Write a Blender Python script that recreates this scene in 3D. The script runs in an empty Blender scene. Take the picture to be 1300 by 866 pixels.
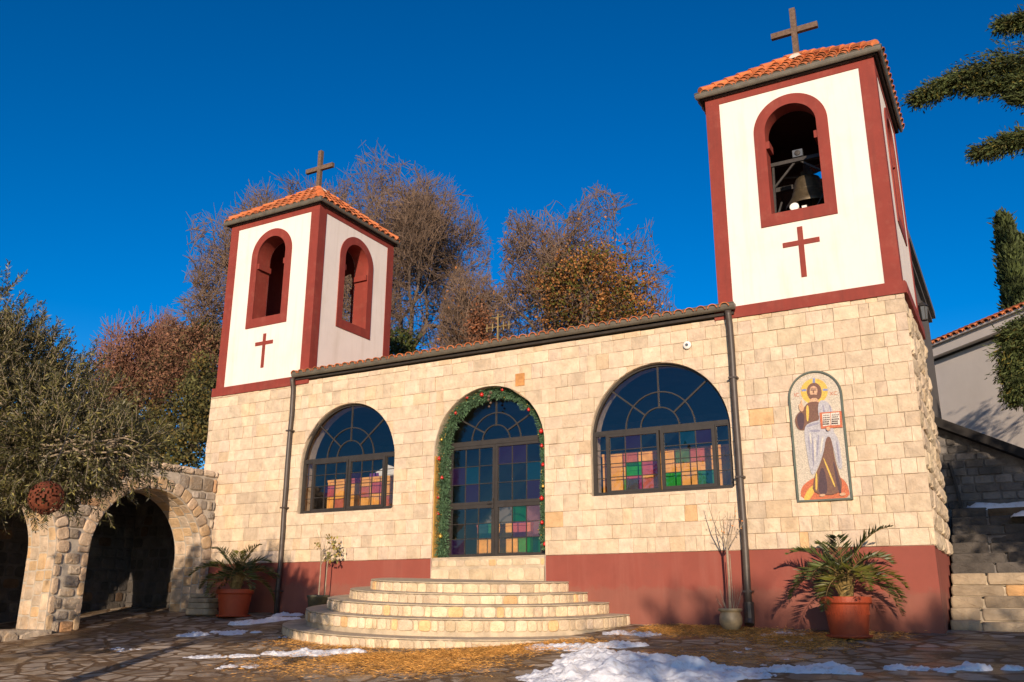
import bpy, math, random
import numpy as np
from mathutils import Vector, Matrix, noise
random.seed(7); RNG=np.random.default_rng(7)
PI=math.pi
scene=bpy.context.scene
COL=scene.collection
# ---------------------------------------------------------------- camera
FPX=1139.4
def cam_axes(yaw,pitch,roll):
    cy,sy=math.cos(yaw),math.sin(yaw); cp,sp=math.cos(pitch),math.sin(pitch)
    F=Vector((sy*cp,cy*cp,sp)); R=Vector((cy,-sy,0)); U=R.cross(F)
    cr,sr=math.cos(roll),math.sin(roll)
    return cr*R+sr*U, -sr*R+cr*U, F
CR,CU,CF=cam_axes(math.radians(-29.0596),math.radians(16.6266),math.radians(.23006))
cd=bpy.data.cameras.new('camera'); cam=bpy.data.objects.new('camera',cd); COL.objects.link(cam)
cam.matrix_world=Matrix(((CR.x,CU.x,-CF.x,0),(CR.y,CU.y,-CF.y,0),(CR.z,CU.z,-CF.z,0),(0,0,0,1)))
cd.sensor_width=36; cd.lens=36*FPX/1300; cd.clip_start=.05; cd.clip_end=5000
scene.camera=cam
def ray(px,py): return CR*((px-650)/FPX)-CU*((py-433)/FPX)+CF
def aty(px,py,Y): d=ray(px,py); return d*(Y/d.y)
def atx(px,py,X): d=ray(px,py); return d*(X/d.x)
def gz(x,y):
    """height of the forecourt"""
    return -.10-.017*(max(-19,min(2,x))+14)-.11*(15-min(max(y,-30),15.4))
def gpt(px,py):
    d=ray(px,py); t=5.0
    for i in range(60):
        p=d*t; e=p.z-gz(p.x,p.y); t+= e*4.0 if e>0 else e*4.0
        t=max(1,min(40,t))
    return d*t
# ---------------------------------------------------------------- materials
class NT:
    def __init__(s,name):
        s.m=bpy.data.materials.new(name); s.m.use_nodes=True; s.t=s.m.node_tree; s.n=s.t.nodes; s.n.clear()
        s.out=s.N('ShaderNodeOutputMaterial'); s.b=s.N('ShaderNodeBsdfPrincipled'); s.L(s.b.outputs[0],s.out.inputs[0])
    def N(s,t,**k):
        n=s.n.new(t)
        for a,b in k.items(): setattr(n,a,b)
        return n
    def L(s,a,b): s.t.links.new(a,b)
    def mix(s,a,b,fac,mode='MIX'):
        n=s.N('ShaderNodeMix',data_type='RGBA',blend_type=mode)
        for sock,v in ((n.inputs[0],fac),(n.inputs[6],a),(n.inputs[7],b)):
            if hasattr(v,'is_linked') or isinstance(v,bpy.types.NodeSocket): s.L(v,sock)
            else: sock.default_value=(v if isinstance(v,(int,float)) else (*v[:3],1))
        return n.outputs[2]
    def noise(s,scale,detail=4,rough=.6,coord=None,out='Fac'):
        n=s.N('ShaderNodeTexNoise'); n.inputs['Scale'].default_value=scale; n.inputs['Detail'].default_value=detail; n.inputs['Roughness'].default_value=rough
        s.L(coord or s.co(),n.inputs['Vector']); return n.outputs[out]
    def co(s):
        if not hasattr(s,'_co'): s._co=s.N('ShaderNodeNewGeometry').outputs['Position']
        return s._co
    def ramp(s,f,p):
        n=s.N('ShaderNodeValToRGB'); e=n.color_ramp.elements
        while len(e)<len(p): e.new(.5)
        for i,(a,c) in enumerate(p):
            e[i].position=a; e[i].color=(c,c,c,1) if isinstance(c,(int,float)) else (*c,1)
        s.L(f,n.inputs[0]); return n.outputs[0]
    def math(s,op,a,b=0.):
        n=s.N('ShaderNodeMath',operation=op)
        for i,v in ((0,a),(1,b)):
            if isinstance(v,(int,float)): n.inputs[i].default_value=v
            else: s.L(v,n.inputs[i])
        return n.outputs[0]
    def bump(s,h,strength=.5,dist=.01):
        n=s.N('ShaderNodeBump'); n.inputs['Strength'].default_value=strength; n.inputs['Distance'].default_value=dist
        s.L(h,n.inputs['Height'])
        if hasattr(s,'_nb'): s.L(s._nb,n.inputs['Normal'])
        s._nb=n.outputs[0]; s.L(s._nb,s.b.inputs['Normal'])
def M(name,col,rough=.8,var=.25,vs=3.,fine=40.,bump=.3,bd=.006,stain=None,ss=1.2,sa=.5,metal=0,spec=.3,trans=0,streak=None,splash=None,pits=0):
    t=NT(name); c=t.mix(tuple(x*(1-var) for x in col),tuple(min(1,x*(1+var)) for x in col),t.ramp(t.noise(vs,5,.65),[(.3,0),(.7,1)]))
    if stain: c=t.mix(c,stain,t.math('MULTIPLY',t.ramp(t.noise(ss,6,.7),[(.52,0),(.72,1)]),sa))
    if pits: c=t.mix(c,tuple(x*.45 for x in col),t.math('MULTIPLY',t.ramp(t.noise(11,8,.8),[(.60,0),(.665,1)]),pits))
    if streak:
        mp=t.N('ShaderNodeMapping'); t.L(t.co(),mp.inputs[0]); mp.inputs['Scale'].default_value=(1,1,.09)
        c=t.mix(c,streak[0],t.math('MULTIPLY',t.ramp(t.noise(streak[2],5,.65,mp.outputs[0]),[(.50,0),(.74,1)]),streak[1]))
    if splash:
        sx=t.N('ShaderNodeSeparateXYZ'); t.L(t.co(),sx.inputs[0]); hgt=t.math('ADD',t.math('ADD',sx.outputs[2],t.math('MULTIPLY',sx.outputs[0],.017)),t.math('MULTIPLY',t.noise(5,5,.7),-.42))
        c=t.mix(c,splash,t.math('MULTIPLY',t.ramp(hgt,[(-.0,1),(.08,0)]),.25))
    at=t.N('ShaderNodeAttribute',attribute_name='Col'); c=t.mix(c,at.outputs['Color'],1.,'MULTIPLY')
    t.L(c,t.b.inputs['Base Color']); t.b.inputs['Roughness'].default_value=rough; t.b.inputs['Metallic'].default_value=metal
    t.b.inputs['Specular IOR Level'].default_value=spec
    if bump: t.bump(t.noise(fine,5,.7),bump,bd)
    if trans:
        tr=t.N('ShaderNodeBsdfTranslucent'); t.L(c,tr.inputs[0]); mx=t.N('ShaderNodeMixShader'); mx.inputs[0].default_value=trans
        t.L(t.b.outputs[0],mx.inputs[1]); t.L(tr.outputs[0],mx.inputs[2]); t.L(mx.outputs[0],t.out.inputs[0])
    return t.m
def glass(name,tint,refl=1.,opac=.0,oc=(0,0,0)):
    t=NT(name); tr=t.N('ShaderNodeBsdfTransparent'); tr.inputs[0].default_value=(*tint,1)
    g=t.N('ShaderNodeBsdfGlossy'); g.inputs['Roughness'].default_value=.015; g.inputs[0].default_value=(.95,.97,1,1)
    fr=t.N('ShaderNodeFresnel'); fr.inputs[0].default_value=1.6
    f=t.math('MULTIPLY',fr.outputs[0],refl); f=t.math('MINIMUM',f,1.)
    bn=t.N('ShaderNodeBump'); bn.inputs['Strength'].default_value=.12; bn.inputs['Distance'].default_value=.02; t.L(t.noise(1.6,2,.5),bn.inputs['Height']); t.L(bn.outputs[0],g.inputs['Normal'])
    a=tr.outputs[0]
    if opac:
        d=t.N('ShaderNodeBsdfDiffuse'); d.inputs[0].default_value=(*oc,1); m0=t.N('ShaderNodeMixShader'); m0.inputs[0].default_value=opac; t.L(a,m0.inputs[1]); t.L(d.outputs[0],m0.inputs[2]); a=m0.outputs[0]
    m=t.N('ShaderNodeMixShader'); t.L(f,m.inputs[0]); t.L(a,m.inputs[1]); t.L(g.outputs[0],m.inputs[2]); t.L(m.outputs[0],t.out.inputs[0])
    return t.m
LIME=M('limestone',(.615,.492,.35),.85,.17,6,20,.9,.02,stain=(.44,.32,.2),ss=3.4,sa=.4,streak=((.38,.28,.19),.22,3.5),pits=.45)
LIMEB=M('limestone_joint',(.46,.37,.26),.95,.25,5,60,.4,.008)
ROUGH=M('rock_faced_limestone',(.58,.47,.33),.9,.2,3,14,.9,.04,stain=(.3,.22,.14),sa=.5)
RUBBLE=M('rubble_stone',(.38,.32,.25),.9,.28,4,22,.9,.025,stain=(.42,.25,.1),ss=2.5,sa=.5)
RUBM=M('rubble_mortar',(.42,.37,.30),.95,.2,6,45,.6,.012)
STEPS=M('step_stone',(.58,.47,.33),.88,.22,5,30,.7,.015,stain=(.3,.2,.1),ss=3,sa=.35)
STEPM=M('step_mortar',(.47,.385,.27),.95,.22,4,40,.6,.01,stain=(.2,.15,.1),ss=3,sa=.5)
PLAS=M('white_plaster',(.76,.685,.62),.9,.035,1.5,60,.22,.004,stain=(.62,.52,.4),ss=1.1,sa=.25,streak=((.55,.47,.37),.42,5))
RED=M('oxblood_paint',(.225,.038,.026),.75,.1,2.5,70,.25,.004,stain=(.28,.08,.055),ss=3.2,sa=.6,streak=((.13,.03,.022),.5,6))
PLINTH=M('plinth_paint',(.25,.066,.046),.8,.1,1.3,50,.3,.005,stain=(.20,.062,.045),ss=1.3,sa=.7,streak=((.33,.13,.095),.3,4),splash=(.20,.13,.09))
GUT=M('gutter_metal',(.12,.105,.08),.45,.25,5,30,.1,.003,spec=.5)
PIPE=M('pipe_metal',(.06,.045,.035),.5,.3,6,30,.1,.003,spec=.5)
SOFF=M('eave_board',(.035,.028,.024),.7,.3,8)
TERRA=M('roof_tile',(.50,.155,.055),.8,.22,7,40,.4,.006,stain=(.25,.12,.07),ss=5,sa=.45)
CAPM=M('ridge_mortar',(.62,.55,.45),.9,.15,9,40,.5,.01)
WOODX=M('weathered_wood',(.13,.085,.06),.85,.35,18,60,.5,.006)
FRAME=M('window_frame_paint',(.032,.027,.023),.55,.2,8,40,.15,.003,spec=.4)
OCHRE=M('ochre_render',(.42,.24,.06),.9,.3,5,40,.4,.008)
WOODI=M('varnished_wood',(.78,.37,.085),.45,.18,9,30,.1,.003,spec=.5)
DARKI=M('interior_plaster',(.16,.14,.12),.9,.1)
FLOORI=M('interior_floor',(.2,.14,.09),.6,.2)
BRONZE=M('bell_bronze',(.13,.10,.06),.5,.3,12,40,.2,.003,metal=.6,spec=.5)
IRON=M('dark_iron',(.04,.036,.034),.6,.3,14,40,.2,.003,metal=.3,spec=.5)
RUST=M('rusty_iron',(.12,.03,.012),.8,.5,30,60,.5,.006)
TCOT=M('terracotta_pot',(.38,.062,.02),.55,.1,6,40,.12,.003,spec=.4)
GLAZE=M('glazed_pot',(.33,.25,.14),.5,.3,7,30,.2,.004,spec=.5,stain=(.12,.12,.05),ss=4,sa=.7)
ZINC=M('dark_planter',(.10,.095,.06),.6,.35,9,30,.3,.004)
SOIL=M('soil',(.05,.034,.022),.95,.4,20,60,.9,.02)
BARK=M('grey_bark',(.14,.105,.082),.95,.3,3,18,.8,.03)
TWIG=M('twig_bark',(.175,.118,.082),.9,.25,.5,30,.0)
TWIG2=M('reddish_twig',(.25,.125,.085),.9,.3,.4,30,.0)
OAKL=M('dry_oak_leaf',(.34,.15,.045),.75,.35,.6,30,.0,trans=.25)
RUSTL=M('russet_leaf',(.20,.098,.055),.8,.35,.5,30,.0,trans=.25)
IVY=M('dark_green_leaf',(.06,.08,.022),.6,.4,.8,30,.0,trans=.15)
BUSHL=M('scrub_leaf',(.10,.095,.03),.7,.4,.8,30,.0,trans=.2)
OLIVE=M('olive_leaf',(.082,.078,.026),.5,.4,2,30,.0,trans=.15,spec=.45)
OLIVEB=M('olive_bark',(.30,.24,.17),.9,.3,9,40,.6,.01)
CONIF=M('conifer_needle',(.065,.085,.025),.75,.4,1.5,30,.0,trans=.15)
PALM=M('palm_leaf',(.062,.078,.02),.45,.3,3,30,.0,trans=.15,spec=.5)
PALMT=M('palm_stem',(.22,.15,.05),.8,.4,20,50,.6,.01)
FIR=M('fir_garland',(.075,.14,.07),.7,.35,6,30,.0,trans=.15)
BAUB=M('red_bauble',(.5,.02,.015),.2,.05,3,30,.0,spec=.6)
GOLD=M('gold_bauble',(.7,.45,.1),.3,.05,3,30,.0,metal=.7)
STRAWM=M('dry_needles',(.72,.38,.10),.8,.35,6,30,.0,trans=.2)
HOUSE=M('grey_plaster',(.70,.65,.60),.9,.06,1.0,50,.2,.004)
WINGM=M('dark_grey_plaster',(.10,.095,.095),.9,.15,2,50,.2,.004)
LAMPG=M('lantern_glass',(.10,.11,.12),.2,.1,3,30,0,spec=.6)
WHITEP=M('white_painted_wood',(.75,.72,.66),.6,.05,5)
PURP=M('purple_cloth',(.16,.035,.2),.85,.2,6)
ICONM=M('icon_picture',(.32,.06,.02),.6,.6,14,30,0,stain=(.55,.35,.08),ss=9,sa=.9)
FELT=M('dark_roof_felt',(.02,.018,.017),.85,.3,5)  # near-black felt of the sloping coping
DKSTONE=M('field_stone_and_step_shade',(.17,.155,.14),.92,.35,3,16,.9,.03)  # stone of the dark wall; also stands for shade on the upper stairs
# ---------------------------------------------------------------- mesh collector
def gray(v,j=.0,w=0.): 
    r=v*(1+random.uniform(-j,j)); return (r*(1+w),r,r*(1-w))
class MB:
    def __init__(s): s.v=[];s.f=[];s.m=[];s.c=[]
    def add(s,vs,fs,mat=0,col=(1,1,1)):
        o=len(s.v); s.v+= [tuple(p) for p in vs]; s.c+=[col]*len(vs)
        s.f+=[tuple(i+o for i in f) for f in fs]; s.m+=[mat]*len(fs); return s
    def box(s,x0,x1,y0,y1,z0,z1,mat=0,col=(1,1,1),T=None):
        vs=[Vector((x,y,z)) for z in (z0,z1) for y in (y0,y1) for x in (x0,x1)]
        if T: vs=[T@v for v in vs]
        return s.add(vs,[(0,2,3,1),(4,5,7,6),(0,1,5,4),(2,6,7,3),(0,4,6,2),(1,3,7,5)],mat,col)
    def bar(s,a,b,w,h=None,mat=0,up=(0,0,1),col=(1,1,1)):
        a=Vector(a);b=Vector(b);d=(b-a);L=d.length;d.normalize();u=Vector(up);x=d.cross(u)
        if x.length<1e-4: x=d.cross(Vector((0,1,0)))
        x.normalize();z=x.cross(d); h=h or w
        T=Matrix((( x.x,d.x,z.x,a.x),(x.y,d.y,z.y,a.y),(x.z,d.z,z.z,a.z),(0,0,0,1)))
        return s.box(-w/2,w/2,0,L,-h/2,h/2,mat,col,T)
    def tube(s,pts,rad,n=8,mat=0,col=(1,1,1),cap=True):
        pts=[Vector(p) for p in pts]; k=len(pts)
        if isinstance(rad,(int,float)): rad=[rad]*k
        vs=[];fs=[];pu=None
        for i,p in enumerate(pts):
            d=(pts[min(i+1,k-1)]-pts[max(i-1,0)])
            if d.length<1e-9:d=Vector((0,0,1))
            d.normalize()
            u=pu if pu is not None else (Vector((0,0,1)) if abs(d.z)<.9 else Vector((1,0,0)))
            x=d.cross(u)
            if x.length<1e-4: x=d.orthogonal()
            x.normalize();y=x.cross(d); pu=y*-1 if False else y
            for j in range(n):
                a=2*PI*j/n; vs.append(p+(x*math.cos(a)+y*math.sin(a))*rad[i])
        for i in range(k-1):
            for j in range(n):
                fs.append((i*n+j,(i+1)*n+j,(i+1)*n+(j+1)%n,i*n+(j+1)%n))
        if cap: fs+= [tuple(range(n)),tuple((k-1)*n+j for j in reversed(range(n)))]
        return s.add(vs,fs,mat,col)
    def lathe(s,c,prof,n=32,mat=0,col=(1,1,1),lean=(0,0)):
        c=Vector(c);vs=[];fs=[];k=len(prof)
        for r,z in prof:
            for j in range(n):
                a=2*PI*j/n; vs.append(c+Vector((r*math.cos(a)+lean[0]*z,r*math.sin(a)+lean[1]*z,z)))
        for i in range(k-1):
            for j in range(n): fs.append((i*n+j,i*n+(j+1)%n,(i+1)*n+(j+1)%n,(i+1)*n+j))
        return s.add(vs,fs,mat,col)
    def ball(s,c,r,n=10,mat=0,col=(1,1,1)):
        return s.lathe(c,[(max(1e-4,r*math.sin(PI*i/n)),-r*math.cos(PI*i/n)) for i in range(n+1)],n+2,mat,col)
    def slab(s,loops,w0,w1,plane='front',mat=0,col=(1,1,1)):
        """flat outline with holes, thickened. front: (u,v)->(x,z), y from w0 to w1 ; side: (u,v)->(y,z), x from w0 to w1 ; flat: (x,y), z"""
        cu=bpy.data.curves.new('t','CURVE'); cu.dimensions='2D'; cu.fill_mode='BOTH'
        th=abs(w1-w0); mid=(w0+w1)/2; cu.extrude=th/2
        for lp in loops:
            sp=cu.splines.new('POLY'); sp.points.add(len(lp)-1)
            for i,(a,b) in enumerate(lp): sp.points[i].co=(a,b,0,1)
            sp.use_cyclic_u=True
        ob=bpy.data.objects.new('t',cu); me=bpy.data.meshes.new_from_object(ob)
        vs=[v.co.copy() for v in me.vertices]; fs=[tuple(p.vertices) for p in me.polygons]
        bpy.data.objects.remove(ob); bpy.data.meshes.remove(me); bpy.data.curves.remove(cu)
        if plane=='front': vs=[(v.x,mid-v.z,v.y) for v in vs]
        elif plane=='side': vs=[(mid+v.z,v.x,v.y) for v in vs]
        else: vs=[(v.x,v.y,mid+v.z) for v in vs]
        return s.add(vs,fs,mat,col)
    def build(s,name,mats,parent=None,smooth=False):
        me=bpy.data.meshes.new(name); me.from_pydata(s.v,[],s.f)
        mats=mats if isinstance(mats,(list,tuple)) else [mats]
        for m in mats: me.materials.append(m)
        if len(mats)>1: me.polygons.foreach_set('material_index',s.m)
        if smooth: me.polygons.foreach_set('use_smooth',[True]*len(me.polygons))
        a=me.color_attributes.new('Col','FLOAT_COLOR','POINT')
        c=np.ones((len(s.v),4),dtype=np.float32); c[:,:3]=np.array(s.c,dtype=np.float32).reshape(-1,3); a.data.foreach_set('color',c.ravel())
        me.update(); o=bpy.data.objects.new(name,me); COL.objects.link(o)
        if parent: o.parent=parent
        return o
def quick(name,V,Fa,mats,parent=None,C=None):
    """numpy arrays -> object (all quads or all tris)"""
    V=np.asarray(V,dtype=np.float32);Fa=np.asarray(Fa,dtype=np.int32); me=bpy.data.meshes.new(name)
    k=Fa.shape[1]; me.vertices.add(len(V)); me.vertices.foreach_set('co',V.ravel())
    me.loops.add(Fa.size); me.loops.foreach_set('vertex_index',Fa.ravel())
    me.polygons.add(len(Fa)); me.polygons.foreach_set('loop_start',np.arange(0,Fa.size,k,dtype=np.int32)); me.polygons.foreach_set('loop_total',np.full(len(Fa),k,dtype=np.int32))
    for m in (mats if isinstance(mats,(list,tuple)) else [mats]): me.materials.append(m)
    a=me.color_attributes.new('Col','FLOAT_COLOR','POINT'); c=np.ones((len(V),4),dtype=np.float32)
    if C is not None: c[:,:3]=C
    a.data.foreach_set('color',c.ravel()); me.update(calc_edges=True)
    o=bpy.data.objects.new(name,me); COL.objects.link(o)
    if parent: o.parent=parent
    return o
def empty(name,loc=(0,0,0)):
    o=bpy.data.objects.new(name,None); COL.objects.link(o); o.location=loc; o.empty_display_size=.2; return o
def tag(o,label=None,cat=None,group=None,kind=None):
    if label: o['label']=label
    if cat: o['category']=cat
    if group: o['group']=group
    if kind: o['kind']=kind
    return o
def thing(name,loc,label,cat,group=None): return tag(empty(name,loc),label,cat,group)
def reloc(root):
    """children were built in world coordinates: keep them there under the moved empty"""
    inv=Matrix.Translation(-root.location)
    for ch in root.children:
        if ch.type=='MESH': ch.data.transform(inv)
        for g in ch.children:
            if g.type=='MESH': g.data.transform(inv)
def arch_loop(cx,hw,z0,zs,n=28,grow=0.,bottom=0.):
    r=hw+grow
    return [(cx-r,z0-bottom)]+[(cx-r*math.cos(PI*i/n),zs+r*math.sin(PI*i/n)) for i in range(n+1)]+[(cx+r,z0-bottom)]
def rect(a,b,c,d): return [(a,c),(b,c),(b,d),(a,d)]
# ---------------------------------------------------------------- masonry
def masonry(mb,u0,u1,v0,v1,ch,wr,mapf,arches=(),gap=.006,dep=.035,jit=.006,bev=.008,chj=.1,bulge=.004,mat=0,colf=None,outer=None,step=.06,wob=0.,pprob=0,skip=None):
    """courses of separate bevelled stones; arches=(cu,hw,v0,vs) are kept open"""
    v=v0; row=0
    while v<v1-.02:
        h=ch*(1+random.uniform(-chj,chj)); 
        if v+h>v1-ch*.4: h=v1-v
        u=u0-random.uniform(0,wr[0]*.6)
        while u<u1-.001:
            w=random.uniform(*wr)
            a=max(u,u0);b=min(u+w,u1)
            if u1-b<wr[0]*.4: b=u1;w=b-u
            u+=w
            if b-a<.03: continue
            hh=h
            pts=[];near=False
            A,B,Cc,D=a+gap/2,b-gap/2,v+gap/2,v+hh-gap/2
            if skip and skip((A+B)/2,(Cc+D)/2): continue
            for ar in arches:
                if B>ar[0]-ar[1]-.01 and A<ar[0]+ar[1]+.01 and D>ar[2]-.01 and Cc<ar[3]+ar[1]+.01: near=True
            if near or wob:
                st=step
                nu=max(1,int((B-A)/st)); nv=max(1,int((D-Cc)/st))
                pts=[(A+(B-A)*i/nu,Cc) for i in range(nu)]+[(B,Cc+(D-Cc)*i/nv) for i in range(nv)]+[(B-(B-A)*i/nu,D) for i in range(nu)]+[(A,D-(D-Cc)*i/nv) for i in range(nv)]
                if wob:
                    cx,cy=(A+B)/2,(Cc+D)/2; q=[]
                    for (x,y) in pts:
                        nx,ny=(x-cx)/((B-A)/2),(y-cy)/((D-Cc)/2); k=1-.16*(abs(nx*ny))**3*wob*4
                        o=noise.noise(Vector((x*7,y*7,row)))*wob*.35*min(B-A,D-Cc)
                        q.append((cx+(x-cx)*k+o*nx*.5,cy+(y-cy)*k+o*ny*.5))
                    pts=q
                inside=0;q=[]
                for (x,y) in pts:
                    for ar in arches:
                        cu,hw,b0,vs=ar; g=gap*.5; r=hw+g
                        if y>vs:
                            dx,dy=x-cu,y-vs; rr=math.hypot(dx,dy)
                            if rr<r: x,y=cu+dx/max(rr,1e-5)*r,vs+dy/max(rr,1e-5)*r; inside+=1
                        elif y>b0-g and abs(x-cu)<r:
                            if D<b0+.13: y=b0-g
                            else: x=cu+math.copysign(r,x-cu)
                            inside+=1
                    q.append((x,y))
                if inside>=len(pts)-1: continue
                q2=[]
                for p in q:
                    if not q2 or math.hypot(p[0]-q2[-1][0],p[1]-q2[-1][1])>.002: q2.append(p)
                if len(q2)>3 and math.hypot(q2[0][0]-q2[-1][0],q2[0][1]-q2[-1][1])<.002: q2.pop()
                pts=q2
                ar_=abs(sum(pts[i][0]*pts[(i+1)%len(pts)][1]-pts[(i+1)%len(pts)][0]*pts[i][1] for i in range(len(pts))))/2
                if ar_<.0012 or len(pts)<3: continue
            else: pts=[(A,Cc),(B,Cc),(B,D),(A,D)]
            n=len(pts);cx=sum(p[0] for p in pts)/n;cy=sum(p[1] for p in pts)/n
            d0=dep+random.uniform(-jit,jit); tx,ty=random.uniform(-1,1)*jit*1.5,random.uniform(-1,1)*jit*1.5
            def dd(x,y): return d0+tx*(x-cx)/max(.1,(b-a))+ty*(y-cy)/max(.1,hh)
            vs=[mapf(x,y,-.01) for x,y in pts]+[mapf(x,y,dd(x,y)-bev) for x,y in pts]
            ins=[]
            for x,y in pts:
                dx,dy=cx-x,cy-y; L=math.hypot(dx,dy)+1e-6; k=min(bev*1.3/L,.4); ins.append((x+dx*k,y+dy*k))
            vs+=[mapf(x,y,dd(x,y)) for x,y in ins]
            fs=[]
            for i in range(n):
                j=(i+1)%n; fs+=[(i,j,n+j,n+i),(n+i,n+j,2*n+j,2*n+i)]
            if near: fs.append(tuple(range(2*n,3*n)))
            else:
                # two rings of relief so that the face is not flat
                o=3*n
                mid=[(x+(cx-x)*.45,y+(cy-y)*.45) for x,y in ins]
                vs+=[mapf(x,y,dd(x,y)+bulge*random.uniform(-.3,1)) for x,y in mid]; vs.append(mapf(cx,cy,dd(cx,cy)+bulge*random.uniform(.2,1.2)))
                for i in range(n):
                    j=(i+1)%n; fs+=[(2*n+i,2*n+j,o+j,o+i),(o+i,o+j,o+n)]
            c=colf() if colf else (1,1,1)
            mb.add(vs,fs,mat,c)
        v+=h; row+=1
def lime_col():
    r=random.random(); g=random.uniform(.88,1.10)
    if r<.010: return (g*.98,g*.80,g*.58)
    if r<.09: return (g*1.0,g*.94,g*.85)
    if r<.15: return (g*.90,g*.89,g*.88)
    return (g,g*random.uniform(.975,1.01),g*random.uniform(.95,1.02))
def rub_col():
    r=random.random(); g=random.uniform(.6,1.25)
    if r<.07: return (g*1.2,g*.86,g*.6)
    if r<.45: return (g*.85,g*.87,g*.92)
    return (g,g*.97,g*.93)
# ================================================================ church
church=thing('church',(-8.6,15,-.2),'cream limestone church with two white and dark red bell towers and three arched openings','church')
YF=15.0
WL=(-12.36,1.27,1.95,3.0); WR=(-5.36,1.30,1.95,2.98); DR=(-8.86,1.25,.45,3.0)
def fmap(u,v,d): return (u,YF-d,v)
# backing wall with the three openings
mb=MB()
mb.slab([rect(-16.6,-1.12,.93,4.93),arch_loop(*WL),arch_loop(WR[0],WR[1],1.95,WR[3]),arch_loop(DR[0],DR[1],.95,DR[3])],YF,YF+.42)
mb.build('wall_core',LIMEB,church)
mb=MB()
masonry(mb,-16.62,-1.10,.94,4.93,.268,(.13,.42),fmap,arches=(WL,WR,(DR[0],DR[1],.3,DR[3])),gap=.0035,dep=.028,jit=.008,bev=.005,colf=lime_col,bulge=.009,chj=.14)
wall=mb.build('stone_cladding',LIME,church)
q=aty(660,482,14.96); mb=MB(); mb.box(q.x-.10,q.x+.10,14.9555,14.99,q.z-.125,q.z+.125); mb.build('orange_stone',M('orange_stone',(.46,.22,.075),.85,.3,9,25,.8,.015,pits=.4),church)
# reveals of the openings: plastered edges
for (c,hw,z0,zs),dp in ((WL,.14),(WR,.14),(DR,.5)):
    mb=MB(); r=hw+.004; n=40
    pr=[(c-r,z0)]+[(c-r*math.cos(PI*i/n),zs+r*math.sin(PI*i/n)) for i in range(n+1)]+[(c+r,z0)]
    vs=[(x,YF-.028,z) for x,z in pr]+[(x,YF+dp,z) for x,z in pr]+[(c+(x-c)*1.012,YF+dp,z) for x,z in pr]
    k=len(pr); fs=[(i,i+1,k+i+1,k+i) for i in range(k-1)]
    mb.add(vs,fs)
    mb.box(c-r,c+r,YF-.035,YF+dp,z0-.05,z0+.002)
    mb.build('opening_reveal',LIME if dp<.3 else PLAS,church)
# ochre patch of render on the left jamb of the door, low down
mb=MB(); mb.box(-10.105,-10.085,15.0,15.36,.94,2.95,0); mb.build('jamb_render',OCHRE,church)
# plinth
mb=MB()
mb.slab([[(-16.6,-1.0),(DR[0]-DR[1],-1.0),(DR[0]-DR[1],.935),(-16.6,.935)]],YF-.012,YF+.3)
mb.build('plinth',PLINTH,church); mb=MB()
mb.slab([[(DR[0]+DR[1],-1.0),(-1.13,-1.0),(-1.13,.935),(DR[0]+DR[1],.935)]],YF-.012,YF+.3)
mb.box(-1.5,-1.13,15.3,18.3,-1,.935)
mb.build('plinth',PLINTH,church)
# sides of the building
mb=MB(); mb.box(-16.58,-16.2,15.42,21,-1,4.9); mb.build('side_wall',LIMEB,church)
mb=MB(); mb.box(-1.5,-1.13,15.42,18.3,.935,4.9); mb.build('side_wall',LIMEB,church)
mb=MB()
masonry(mb,15.0,18.2,.90,4.86,.30,(.3,.7),lambda u,v,d:(-1.13+d,u,v),gap=.012,dep=.045,jit=.02,bev=.025,bulge=.025,colf=lime_col,wob=.25,step=.12)
mb.build('rock_faced_quoins',ROUGH,church)
mb=MB()
masonry(mb,15.0,18.0,3.0,4.86,.28,(.25,.5),lambda u,v,d:(-16.6-d,u,v),gap=.006,dep=.03,colf=lime_col); mb.build('stone_cladding',LIME,church)
# hall interior (seen through the glass)
mb=MB()
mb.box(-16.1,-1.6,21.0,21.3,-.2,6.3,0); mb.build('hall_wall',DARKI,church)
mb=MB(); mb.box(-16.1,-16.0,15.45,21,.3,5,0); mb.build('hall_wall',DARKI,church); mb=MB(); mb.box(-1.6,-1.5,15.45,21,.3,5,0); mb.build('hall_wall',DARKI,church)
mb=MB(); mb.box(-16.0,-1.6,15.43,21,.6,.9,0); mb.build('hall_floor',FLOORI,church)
mb=MB(); mb.box(-16.05,-1.55,15.425,20.99,4.55,4.7,0); mb.build('hall_ceiling',DARKI,church)
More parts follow.
